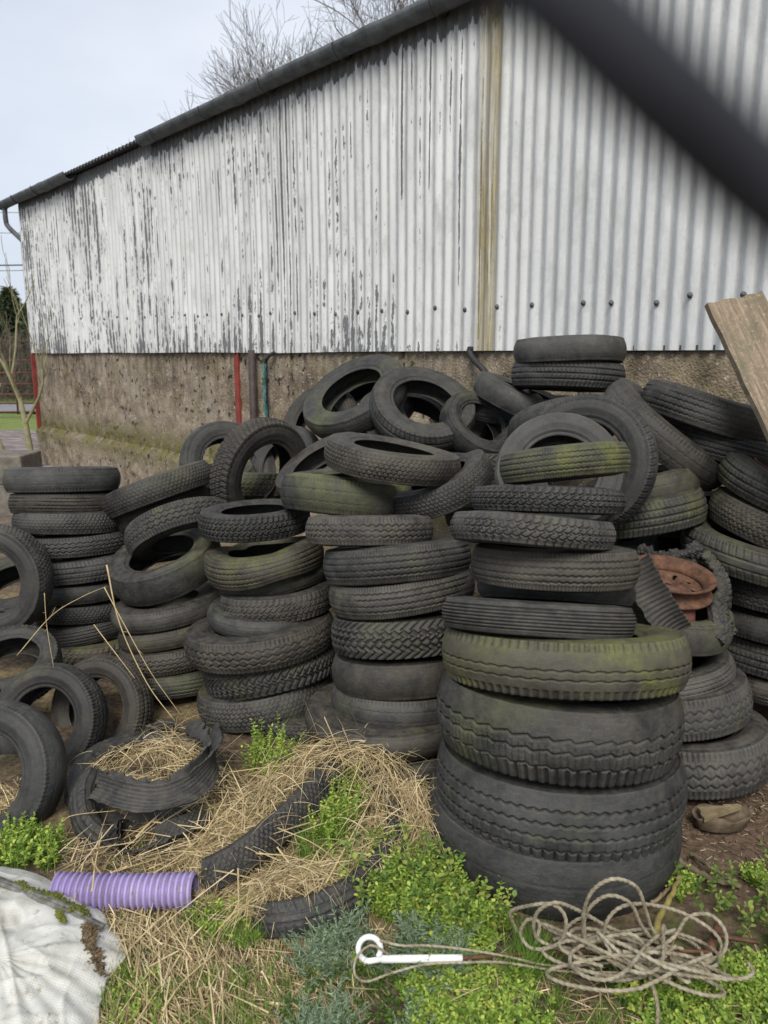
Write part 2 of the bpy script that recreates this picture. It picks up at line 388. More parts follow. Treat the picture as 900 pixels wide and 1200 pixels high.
    blot = m.mr(m.noise(m.vec((6, 2.2, 1), v), 1, 6, .7), .52, .68, 0, .6); paint = m.mix(blot, paint, (.33, .335, .325))
    bare = m.ramp(fl, [(.35, (.085, .09, .095)), (.65, (.15, .155, .16))])
    c = m.mix(peel, paint, bare)
    # ochre algae stain running down at a joint
    s0, s1 = sB(561), sB(590); sm = (s0+s1)/2; hw = (s1-s0)/2
    d = m.math('ABSOLUTE', m.math('SUBTRACT', m.math('ADD', S, m.math('MULTIPLY', m.math('SUBTRACT', m.noise(m.vec((2, 1.2, 1), v), 1, 4), .5), .05)), sm))
    stn = m.mr(d, hw*1.15, hw*.45, 0, 1)
    stn = m.math('MULTIPLY', stn, m.mr(m.noise(m.vec((55, 1.1, 1), v), 1, 7, .75), .36, .58, .12, .95))
    c = m.mix(stn, c, m.ramp(fl, [(.3, (.12, .09, .03)), (.7, (.32, .26, .10))]))
    m.color(c); m.bump(m.math('ADD', m.math('ADD', m.math('MULTIPLY', peel, -.5), m.math('MULTIPLY', m.noise(m.vec((90, 45, 1), v), 1, 4), .5)), m.math('MULTIPLY', m.noise(m.vec((5, 2.5, 1), v), 1, 4, .6), 1.6)), .7, .005)
    m.rough(m.mr(fl, .3, .7, .45, .8))
    o = mesh_obj('cladding', V, Fc, m.m, root, True, {'ws': sa, 'wz': za})
    # roughcast wall, with proud plinth
    zled = wallhit(100, 513)[1]
    m = Mat('roughcast', .97, .15); S = m.attr('ws'); Z = m.attr('wz'); cmb = m.n('ShaderNodeCombineXYZ'); m.l(S, cmb.inputs[0]); m.l(Z, cmb.inputs[1]); v = cmb.outputs[0]
    big = m.noise(m.vec((1.1, 1.6, 1), v), 1, 5, .6); f = m.noise(m.vec((60, 60, 1), v), 1, 5, .7); md = m.noise(m.vec((7, 5, 1), v), 1, 6, .65)
    vo = m.n('ShaderNodeTexVoronoi', i_Scale=75.0); m.l(v, vo.inputs['Vector'])
    c = m.ramp(md, [(.32, (.07, .052, .036)), (.48, (.17, .132, .092)), (.60, (.25, .205, .145)), (.74, (.36, .31, .24))])
    c = m.mix(m.mr(f, .5, .68, 0, .5), c, (.36, .32, .25)); c = m.mix(m.mr(f, .42, .30, 0, .45), c, (.05, .038, .03))
    lg = m.noise(m.vec((.7, 1.1, 1), v), 1, 6, .7); c = m.mix(m.mr(lg, .44, .60, 0, .55), c, (.30, .265, .21)); c = m.mix(m.mr(lg, .46, .36, 0, .5), c, (.10, .085, .068))
    c = m.mix(m.mr(m.sep(vo.outputs['Color'])[0], .93, .97, 0, .6), c, (.5, .46, .4))
    streak = m.math('MULTIPLY', m.mr(m.noise(m.vec((11, .8, 1), v), 1, 6, .65), .44, .62), m.mr(Z, zb-.75, zb, .1, .85))
    c = m.mix(m.math('MULTIPLY', streak, .75), c, (.055, .045, .04))
    pit = m.mr(m.noise(m.vec((15, 12, 1), v), 1, 3, .5), .60, .63); pit = m.math('MULTIPLY', pit, m.mr(big, .44, .52))
    c = m.mix(m.math('MULTIPLY', pit, .85), c, (.022, .018, .012))
    dl = m.math('ABSOLUTE', m.math('SUBTRACT', Z, zled+.06))
    ms = m.math('MULTIPLY', m.mr(dl, .30, .04), m.mr(md, .38, .52)); ms2 = m.math('MULTIPLY', m.mr(m.noise(m.vec((3, 2.4, 1), v), 1, 6, .7), .5, .62), .55)
    c = m.mix(m.math('MAXIMUM', m.math('MULTIPLY', ms, .9), m.math('MULTIPLY', ms2, .6)), c, m.ramp(f, [(.3, (.045, .045, .012)), (.7, (.15, .135, .04))]))
    warm = m.mr(S, sB(500), sB(620), 0, .5)
    c = m.mix(m.math('MULTIPLY', warm, m.mr(md, .3, .6)), c, (.27, .22, .15)); c = m.mix(1.0, c, (1.2, 1.2, 1.22), 'MULTIPLY')
    m.color(c); m.bump(m.math('ADD', m.math('ADD', m.math('MULTIPLY', vo.outputs['Distance'], .6), f), m.math('MULTIPLY', pit, -2.)), .8, .012)
    def wallpanel(z0, z1, o0, ds, name, topcap=True):
        ss = np.arange(S0, S1, ds); zz = np.linspace(z0, z1, max(2, int((z1-z0)/.025)))
        Sg, Zg = np.meshgrid(ss, zz, indexing='ij'); offg = o0+(fbm(Sg*9, Zg*9, 2, 3)-.5)*.028
        Zj = Zg.copy()
        if topcap:                 # ragged sloping ledge
            offg[:, -1] = -.002; Zj[:, -1] = z1+.035+.03*fbm(ss*5, ss*0, 4)
            Zj[:, -2] += .02*fbm(ss*6, ss*0+3, 5)
        P = base0+WD*Sg[..., None]+WN*offg[..., None]; P[..., 2] = Zj
        a_, b_ = Sg.shape; idx = np.arange(a_*b_).reshape(a_, b_)
        Fc = np.stack([idx[:-1, :-1], idx[1:, :-1], idx[1:, 1:], idx[:-1, 1:]], -1).reshape(-1, 4)
        return mesh_obj(name, P.reshape(-1, 3)-np.array(root.location), Fc, m.m, root, True, {'ws': Sg.ravel(), 'wz': Zj.ravel()})
    wallpanel(zled-.1, zb+.03, 0.0, .03, 'roughcast_wall', False)
    wallpanel(-.1, zled, .075, .03, 'plinth', True)
    def b(name, mat, *boxes):
        mb = MB()
        for s0, s1, z0, z1, o0, o1 in boxes:
            mb.box(wp((s0+s1)/2, (z0+z1)/2, (o0+o1)/2)-np.array(root.location), WD*(s1-s0)/2, WN*abs(o1-o0)/2, (0, 0, (z1-z0)/2))
        return mb.build(name, mat, root)
    # body behind: end wall and back wall so that the barn is a closed building
    D = 9.0
    b('end_wall', M['block'], (S0+.002, S0+.2, -.1, ztop-.05, -D, -.03))
    b('back_wall', M['block'], (S0, S1, -.1, ztop-.05, -D-.2, -D)); 
    b('lining', M['black'], (S0+.21, S1, zb-.02, ztop-.05, -.20, -.03))
    b('drip_rail', M['roofing'], (S0, S1, zb+.002, zb+.03, .0, .018))
    # roof: corrugated sheets rising away from the eave
    pr = .0905*1.0; n = int((S1-S0+.3)/pr*8); s = np.linspace(S0-.12, S1, n)
    rise = math.tan(R(15)); offs = [.14, -1.5, -D/2, -D/2-.001, -D-.2]
    V = []
    for k, oo in enumerate(offs):
        zz = ztop+.02+(-(min(oo, .14)-.14)*rise if k < 3 else (D/2-(-oo-D/2)+.14)*rise)
        V.append(base0[None]+WD[None]*s[:, None]+WN[None]*oo+np.stack([0*s, 0*s, zz+.018*np.sin(2*math.pi*s/pr)], -1))
    V = np.concatenate(V)-np.array(root.location); idx = np.arange(5*n).reshape(5, n)
    Fc = np.stack([idx[:-1, :-1], idx[:-1, 1:], idx[1:, 1:], idx[1:, :-1]], -1).reshape(-1, 4)
    ro = mesh_obj('roof', V, Fc, M['roofing'], root, True)
    sm_ = ro.modifiers.new('t', 'SOLIDIFY'); sm_.thickness = .006
    gz = [(0, -.0)]
    # gable infill at the left end
    mb = MB(); hr = (D/2+.14)*rise
    P = [wp(S0+.01, ztop-.05, -.02), wp(S0+.01, ztop-.05, -D-.1), wp(S0+.01, ztop+hr-.03, -D/2), wp(S0+.15, ztop-.05, -.02), wp(S0+.15, ztop-.05, -D-.1), wp(S0+.15, ztop+hr-.03, -D/2)]
    mb.add([p-np.array(root.location) for p in P], [(0, 1, 2), (3, 5, 4), (0, 2, 5, 3), (1, 4, 5, 2)]); mb.build('gable', M['block'], root)
    # half-round gutters
    def gutter(s0, s1, z, drop=0.0, r=.072):
        ss = np.arange(s0, s1+.01, .08); V = []; a = np.linspace(math.pi, 2*math.pi, 13)
        prof = [(r*math.cos(t), r*math.sin(t)) for t in a]+[((r-.006)*math.cos(t), (r-.006)*math.sin(t)) for t in a[::-1]]
        prof[0] = (-r-.004, .004); prof[12] = (r+.006, .004)
        for k, q in enumerate(ss):
            bead = .006 if (k % 22) in (0, 1) else 0
            for x, y in prof:
                f_ = 1+bead/r*1.3
                V.append(wp(q, z+y*f_-drop*(q-s0), .045+.085+x*f_+.002*math.sin(q*3))-np.array(root.location))
        n_ = len(prof); Fc = [(i*n_+j, i*n_+(j+1) % n_, (i+1)*n_+(j+1) % n_, (i+1)*n_+j) for i in range(len(ss)-1) for j in range(n_)]
        Fc += [tuple(range(n_)), tuple((len(ss)-1)*n_+j for j in range(n_))[::-1]]
        return mesh_obj('gutter', V, Fc, M['gutter'], root, True)
    zg = ztop+.02
    sA, sBk = wallhit(84, 205, .13)[0], wallhit(168, 178, .13)[0]
    gutter(S0-.42, sA, zg-.01, .0, .078); gutter(sBk, S1, zg, -.002, .076)
    # brackets along the gutters
    for q in [S0+.3, S0+1.1]+list(np.arange(sBk+.35, S1-.2, .95)):
        mb = MB(); a = np.linspace(math.pi, 2*math.pi, 9); 
        P = [wp(q, zg-.0+.094*math.sin(t), .13+.094*math.cos(t))-np.array(root.location) for t in a]
        mb.tube(P, .006, 5); mb.build('gutter_bracket', M['black'], root)
    # swan-neck downpipe at the far end
    r0 = np.array(root.location)
    P = spline([wp(-.30, zg-.08, .13)-r0, wp(-.30, zg-.24, .13)-r0, wp(-.27, zg-.34, .11)-r0, wp(-.06, zg-.55, .0)-r0, wp(-.05, zg-.66, .0)-r0, wp(-.05, .05, .0)-r0], 60)
    MB().tube(P, .034, 12).build('downpipe', M['gutter'], root, True)
    # steel posts let into the wall
    q, _ = wallhit(48, 500); b('post', M['redpaint'], (-.012, .035, -.05, zb, -.02, .052))
    q, _ = wallhit(280, 460); b('post', M['redpaint'], (q-.035, q+.035, 0, zb, .0, .022))
    q, _ = wallhit(303, 460)
    MB().tube([wp(q, zb+.02, .06)-r0, wp(q, .9, .062)-r0, wp(q, 0, .06)-r0], .035, 12).build('downpipe', M['pipe_brown'], root, True)
    q, _ = wallhit(321, 440); 
    MB().tube(spline([wp(q+.09, zb, .05)-r0, wp(q+.01, zb-.05, .07)-r0, wp(q-.05, zb-.16, .05)-r0, wp(q-.05, .5, .05)-r0], 24), .016, 8).build('pipe', M['black'], root, True)
    q, _ = wallhit(557, 412); q2, z2 = wallhit(590, 455)
    MB().tube(spline([wp(q, zb+.03, .05)-r0, wp(q+.02, zb-.03, .06)-r0, wp(q2, z2, .09)-r0, wp(q2+.2, z2-.5, .12)-r0], 24), .020, 10).build('pipe', M['black'], root, True)
    # bolt heads with washers
    xs = [96, 110, 124, 138, 151, 169, 183, 201, 216, 232, 245, 262, 283, 301, 320, 343, 369, 392, 416, 450, 478, 508, 550, 586, 622, 677, 724, 774, 810, 868]
    for k, px in enumerate(xs):
        s_, z_ = wallhit(px, 374-24*((px-90)/780.)**1.2-(5 if px > 800 else 0)+random.uniform(-2, 2), .045)
        s_ = round((s_/.0905)-.25)*.0905+.25*.0905
        mb = MB(); prof = [(.001, .020), (.008, .018), (.011, .013), (.012, .008), (.018, .006), (.019, .001)]
        V = []; nn = 12
        for r_, h_ in prof:
            for j in range(nn):
                a = 2*math.pi*j/nn; V.append(wp(s_+r_*.85*math.cos(a), z_+r_*.85*math.sin(a), .046+h_*.7)-r0)
        Fc = [(i*nn+j, i*nn+(j+1) % nn, (i+1)*nn+(j+1) % nn, (i+1)*nn+j) for i in range(len(prof)-1) for j in range(nn)]+[tuple(range(nn))]
        mb.add(V, Fc); mb.build('bolt', M['gutter'], root, True)
    # turquoise baler twine
    s_, z_ = wallhit(320, 470); mb = MB()
    for k in range(4):
        P = [wp(s_+random.uniform(-.02, .02)+.008*k*(j % 2-.5), zb-.1-j*.1, .075+random.uniform(-.01, .03)) for j in range(10)]
        mb.tube(spline(P, 40), .0035, 5)
    tag(mb.build('baler_twine', M['twine']), 'strands of turquoise baler twine hanging beside the brown downpipe', 'twine')
    return ztop, zb
ZTOP, ZB = barn()

# ------------------------------------------------------------------ tyres
def tri(x): x = x-np.floor(x); return np.abs(x*2-1)*2-1       # -1..1 triangle wave, period 1
def sm(x, a, b): t = np.clip((x-a)/(b-a), 0, 1); return t*t*(3-2*t)
def line(d, w): return 1-sm(np.abs(d), w*.45, w*.95)        # 1 inside a groove of width w
def per(s, C, p): n = max(1, round(C/p)); return s*n/C       # phase counting whole blocks
def tread_h(kind, s, v, C, tw, rs):
    """groove amount 0..1; s arc length, v axial metres, C circumference, tw half tread width"""
    g = np.zeros(np.broadcast(s, v).shape); u = v/tw
    if kind == 'hex':
        ph = per(s, C, .030); a = .0045
        for k, u0 in enumerate((-.58, 0, .58)):
            g = np.maximum(g, line(v-(u0*tw+a*tri(ph+.5*(k % 2))), .0052))
        for k, (lo, hi) in enumerate(((-1.3, -.58), (-.58, 0), (0, .58), (.58, 1.3))):
            f = ph+.5*(k % 2)+.25+.22*np.sin((u-lo)/(hi-lo)*2*math.pi)*(1 if abs(lo+hi) < 1 else .3)
            d = (f-np.round(f))*.030; g = np.maximum(g, line(d, .0052)*((u > lo) & (u <= hi)))
        d = ((ph*2)-np.round(ph*2))*.015; g = np.maximum(g, .5*line(d, .003)*(np.abs(((u*1.72) % 1)-.5) < .3))
    elif kind == 'hexfine':
        ph = per(s, C, .022); a = .004
        for k, u0 in enumerate((-.72, -.36, 0, .36, .72)):
            g = np.maximum(g, .8*line(v-(u0*tw+a*tri(ph+.5*(k % 2))), .0038))
        for k in range(6):
            lo, hi = -1.08+.36*k, -.72+.36*k
            f = ph+.5*(k % 2)+.25; d = (f-np.round(f))*.022; g = np.maximum(g, .8*line(d, .0038)*((u > lo) & (u <= hi)))
    elif kind == 'ribs':
        ph = per(s, C, .024)
        for u0 in (-.66, -.24, .24, .66): g = np.maximum(g, line(v-(u0*tw+.0022*tri(ph+u0)), .0045))
        f = per(s, C, .012); d = (f-np.round(f))*.012; g = np.maximum(g, .7*line(d, .003)*(np.abs(u) > .86))
    elif kind == 'zig':
        ph = per(s, C, .036)
        for u0 in (-.5, 0, .5): g = np.maximum(g, line(v-(u0*tw+.0055*tri(ph+u0)), .0048))
        f = ph*2; d = (f-np.round(f))*.018; g = np.maximum(g, .75*line(d, .0035)*(np.abs(u) > .78))
        f = ph*2+.8*u; d = (f-np.round(f))*.018; g = np.maximum(g, .35*line(d, .0025))
    elif kind == 'fine':
        ph = per(s, C, .010)
        for u0 in np.linspace(-.82, .82, 7): g = np.maximum(g, line(v-(u0*tw+.0008*tri(ph)), .0038))
    elif kind == 'chev':
        ph = per(s, C, .038)
        f = ph+.55*tri(u*1.0+.25); d = (f-np.round(f))*.038; g = np.maximum(g, line(d, .0085))
        for u0 in (-.45, 0, .45): g = np.maximum(g, line(v-(u0*tw+.006*tri(ph*1+u0)), .006))
    elif kind == 'lug':
        ph = per(s, C, .034)
        f = ph+.35*tri(u*.9); d = (f-np.round(f))*.034; g = np.maximum(g, line(d, .008)*(np.abs(u) > .15))
        g = np.maximum(g, line(v-.010*tri(ph+.2), .006)); g = np.maximum(g, line(v-.5*tw-.006*tri(ph), .005)); g = np.maximum(g, line(v+.5*tw-.006*tri(ph+.5), .005))
    elif kind == 'car':
        for u0 in (-.55, 0, .55): g = np.maximum(g, line(v-u0*tw, .0062))
        f = per(s, C, .022)+.7*np.abs(u); d = (f-np.round(f))*.022; g = np.maximum(g, .75*line(d, .0032)*((np.abs(u) > .6) | (np.abs(np.abs(u)-.28) < .17)))
    elif kind == 'car2':
        for u0 in (-.35, .35): g = np.maximum(g, line(v-u0*tw, .0065))
        f = per(s, C, .028)+.5*u; d = (f-np.round(f))*.028; g = np.maximum(g, .8*line(d, .004)*(np.abs(u) > .42))
        f = per(s, C, .014); d = (f-np.round(f))*.014; g = np.maximum(g, .5*line(d, .0026)*(np.abs(u) > .9))
    elif kind == 'worn':
        ph = per(s, C, .03)
        for u0 in (-.4, .4): g = np.maximum(g, .35*line(v-(u0*tw+.002*tri(ph)), .0035))
        f = per(s, C, .017); d = (f-np.round(f))*.017; g = np.maximum(g, .55*line(d, .003)*(np.abs(u) > .84))
    elif kind == 'bald':
        f = per(s, C, .02); d = (f-np.round(f))*.02; g = np.maximum(g, .22*line(d, .003)*(np.abs(u) > .9))
    elif kind == 'tstep':
        ph = per(s, C, .062); saw = ph-np.floor(ph)
        for u0, am in ((-.62, .9), (-.1, 1), (.30, .9)):
            stp = np.where(saw < .75, saw/.75, (1-saw)/.25)
            g = np.maximum(g, am*line(v-(u0*tw+.012*(stp-.5)), .006))
        f = per(s, C, .031)+.25*u; d = (f-np.round(f))*.031; g = np.maximum(g, 1.0*line(d, .0085)*(u < -.66))
        f = per(s, C, .0205)+.3*u; d = (f-np.round(f))*.0205; g = np.maximum(g, .4*line(d, .0035)*(u < .1))
    elif kind == 'trib':
        ph = per(s, C, .034)
        for k, u0 in enumerate((-.7, -.25, .2, .62)): g = np.maximum(g, line(v-(u0*tw+.0042*tri(ph+.3*k)), .0055))
        f = ph; d = (f-np.round(f))*.034; g = np.maximum(g, .9*line(d, .006)*(u < -.72)); g = np.maximum(g, .3*line(d-.008, .004)*((u < -.25)))
    elif kind == 'tmoss':
        ph = per(s, C, .046)
        for u0 in (.02, -.38): g = np.maximum(g, .75*line(v-(u0*tw+.003*tri(ph)), .005))
        f = per(s, C, .03); d = (f-np.round(f))*.03
        g = np.maximum(g, .9*line(d, .010)*(u > .84)); g = np.maximum(g, .9*line(d, .012)*(u < -.84))
    elif kind == 'tbald':
        g = np.maximum(g, .25*line(v-.3*tw, .006)); g = np.maximum(g, .2*line(v+.5*tw, .006))
    return g
def profile(W, D, Hf, nt):
    Rr = D/2; H = Rr*Hf; rd = D < .7; tw = W*(.365 if rd else .39)
    u = np.linspace(-1, 1, nt); tx = u*tw; tr = Rr-((.085 if rd else .062)*W)*np.abs(u)**2.2
    side = [(tw+.012*W/.14, Rr-(.115 if rd else .088)*W), (.442*W, Rr-(.24 if rd else .20)*H), (.485*W, Rr-.36*H), (.50*W, Rr-.52*H), (.485*W, Rr-.66*H), (.44*W, Rr-.80*H), (.405*W, Rr-.88*H), (.40*W, Rr-.955*H), (.375*W, Rr-1.0*H), (.345*W, Rr-.99*H), (.345*W, Rr-.93*H), (.40*W, Rr-.80*H), (.445*W, Rr-.60*H), (.455*W, Rr-.40*H), (.42*W, Rr-.2*H-.003), (.33*W, Rr-.05*W-.014), (0, Rr-.015)]
    Sp = spline(np.array([(tx[-1], tr[-1])]+side), 46)[1:]
    right = Sp; left = Sp[::-1][1:]*np.array([-1, 1])
    pr = np.concatenate([np.stack([tx, tr], -1), right, left])
    n = len(pr); sidef = np.zeros(n); sidef[nt+3:nt+len(Sp)+len(left)-3] = 1
    return pr, sidef, tw, H
def tyre_mesh(name, kind, D=.58, W=.14, Hf=.42, dep=.006, na=620, nt=38, oval=0, saddle=0, dent=None, sag=0, seed=0, wear=.5, path=None, jag=0):
    pr, sidef, tw, H = profile(W, D, Hf, nt); n = len(pr); C = math.pi*D
    closed = path is None
    if closed:
        ph = np.linspace(0, 2*math.pi, na, endpoint=False); s = ph*D/2
    else: s = path['s']; na = len(s); ph = s/(D/2)
    S, X = np.meshgrid(s, pr[:, 0], indexing='ij'); PH = ph[:, None]
    Rr = pr[None, :, 1]+0*S
    shoulder = (np.arange(n) < nt+5) | (np.arange(n) >= n-5)
    g = tread_h(kind, S, X, C, tw, seed)*shoulder[None, :]
    wr = 1-wear*sm(fbm(np.cos(PH)*2+seed*3+5+S*0, np.sin(PH)*2+5+X*12, seed % 5, 3), .45, .7)
    g = g*wr
    disp = dep*g
    # sidewall mould rings
    ring = sidef[None]*.0030*np.exp(-((Rr-(D/2-.22*H))/.0035)**2)+sidef[None]*.0022*np.exp(-((Rr-(D/2-.55*H))/.003)**2)+sidef[None]*.0035*np.exp(-((Rr-(D/2-.80*H))/.004)**2)
    rad = Rr-disp; ax = X+np.sign(X)*ring
    lump = (fbm(S*9+seed, Rr*20+X*10+seed, (seed+1) % 5, 3)-.5)*.004
    rad = rad+lump
    if jag:
        low = np.clip((Rr.min()+H*.5-Rr)/(H*.5), 0, 1); rad = rad+jag*low*(fbm(S*30, X*0+seed, 2, 3))
    if dent:
        for c0, wd, am in dent:
            q = np.exp(-((np.angle(np.exp(1j*(PH-c0))))/wd)**2)
            rad = rad-am*q*(.5+.5*np.sign(X+1e-6)*np.abs(X)/(W*.5)); ax = ax*(1-.9*am/.05*.35*q)
    if closed:
        k = 1+oval*np.cos(2*PH+seed)
        rad = rad*k
        z = ax+saddle*np.cos(2*PH+seed*1.3)*(rad/(D/2))+sag*np.cos(3*PH+seed)
        P = np.stack([rad*np.cos(PH), rad*np.sin(PH), z], -1)
    else:
        P = path['P'][:, None, :]+path['A'][:, None, :]*ax[..., None]+path['R'][:, None, :]*(rad-D/2)[..., None]
    V = P.reshape(-1, 3); idx = np.arange(na*n).reshape(na, n)
    j = np.roll(idx, -1, axis=1)
    if closed: i2 = np.roll(idx, -1, axis=0); j2 = np.roll(j, -1, axis=0); Fc = np.stack([idx, i2, j2, j], -1).reshape(-1, 4)
    else: Fc = np.stack([idx[:-1], idx[1:], j[1:], j[:-1]], -1).reshape(-1, 4)
    return mesh_obj(name, V, Fc, M['rubber'], None, True, {'groove': g.ravel(), 'side': np.broadcast_to(sidef, S.shape).ravel()}, link=False)
VAR = {
 'hex':   dict(kind='hex', dep=.0075, wear=.25, seed=1), 'hexw': dict(kind='hex', dep=.006, wear=.7, seed=2, oval=.015, saddle=.006),
 'hexf':  dict(kind='hexfine', dep=.005, wear=.5, seed=3, saddle=.005), 'ribs': dict(kind='ribs', dep=.006, wear=.5, seed=4, oval=.012),
 'ribs2': dict(kind='ribs', dep=.005, wear=.8, seed=5, saddle=.009), 'zig': dict(kind='zig', dep=.006, wear=.5, seed=6),
 'fine':  dict(kind='fine', dep=.005, wear=.2, seed=7), 'chev': dict(kind='chev', dep=.009, wear=.3, seed=8), 'lug': dict(kind='lug', dep=.009, wear=.3, seed=9, saddle=.012),
 'car':   dict(kind='car', dep=.006, wear=.5, seed=10, oval=.01), 'car2': dict(kind='car2', dep=.006, wear=.5, seed=11, saddle=.006),
 'worn':  dict(kind='worn', dep=.004, wear=.6, seed=12, oval=.015), 'bald': dict(kind='bald', dep=.004, wear=.5, seed=13, saddle=.005),
 'sag':   dict(kind='worn', dep=.004, wear=.6, seed=14, dent=[(-1.1, .35, .045)], saddle=.012, Hf=.38),
 'sag2':  dict(kind='ribs', dep=.005, wear=.7, seed=15, dent=[(-2.2, .3, .035), (.4, .4, .03)], saddle=-.014, Hf=.42),
 'sag3':  dict(kind='hexfine', dep=.005, wear=.5, seed=16, saddle=.022, oval=.03, Hf=.40),
 'collapse': dict(kind='car', dep=.005, wear=.4, seed=17, jag=.06, Hf=.40, saddle=.012, oval=.03),
 'tstep': dict(kind='tstep', D=.80, W=.27, dep=.009, wear=.45, seed=18, na=880, nt=64, Hf=.40), 'trib': dict(kind='trib', D=.80, W=.26, dep=.009, wear=.3, seed=19, na=880, nt=62, Hf=.40),
 'tmoss': dict(kind='tmoss', D=.80, W=.23, dep=.008, wear=.3, seed=20, na=820, nt=56, Hf=.40), 'tbald': dict(kind='tbald', D=.80, W=.26, dep=.005, wear=.6, seed=21, na=500, nt=40, Hf=.40),
}
MESH = {}
def variant(k):
    if k not in MESH:
        d = dict(VAR[k]); o = tyre_mesh('tyre_'+k, **d); MESH[k] = (o.data, d.get('D', .58), d.get('W', .14)); bpy.data.objects.remove(o)
    return MESH[k]
def tyre(mode, px, py, Y, wpx, W, axis, var, moss, label, group, dust=.4, spin=None, cat='tyre', name='tyre', tread_up=None):
    az = math.atan2((px-450)/F, 1.0); fwd = np.array([math.sin(az), math.cos(az), 0]); rt = np.array([fwd[1], -fwd[0], 0])
    a = axis[0]*rt+axis[1]*fwd+axis[2]*np.array([0, 0, 1.]); a /= np.linalg.norm(a)
    c = at(px, py, Y)
    Dm = wpx*depth(c)/F*.985
    if mode == 'f':
        for _ in range(6):
            Dm = wpx*depth(c)/F*.985
            f = -fwd+a*np.dot(fwd, a); f /= np.linalg.norm(f); fp = c+f*Dm/2
            tgt = at(px, py, fp[1])
            c = np.array([c[0], c[1], c[2]+tgt[2]-fp[2]])
        if W > 1: W = W*depth(c+f*Dm/2)/F*(.93 if W > 70 else .97)
    elif W > 1: W = W*depth(c)/F
    me, D0, W0 = variant(var)
    o = bpy.data.objects.new(name, me); col.objects.link(o)
    q = Vector(a).to_track_quat('Z', 'Y')
    sp = random.uniform(0, 6.28) if spin is None else spin
    o.rotation_mode = 'QUATERNION'; o.rotation_quaternion = q @ Matrix.Rotation(sp, 4, 'Z').to_quaternion()
    o.location = tuple(c); o.scale = (Dm/D0, Dm/D0, W/W0)
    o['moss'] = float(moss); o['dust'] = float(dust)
    tag(o, label, cat, group)
    o['_dm'] = float(Dm)
    return o
G1 = 'tyres in the far left stack'; G2 = 'tyres in the second stack from the left'; G3 = 'tyres in the third stack from the left'
G4 = 'tyres in the middle stack'; G5 = 'tyres in the big front stack'; G6 = 'tyres in the small stack right of the front stack'; G7 = 'tyres in the right edge stack'
GL = 'loose tyres at the left'; GT = 'tyres thrown on top of the heap'; GR = 'tyres heaped at the right by the wall'
U = (0, 0, 1)
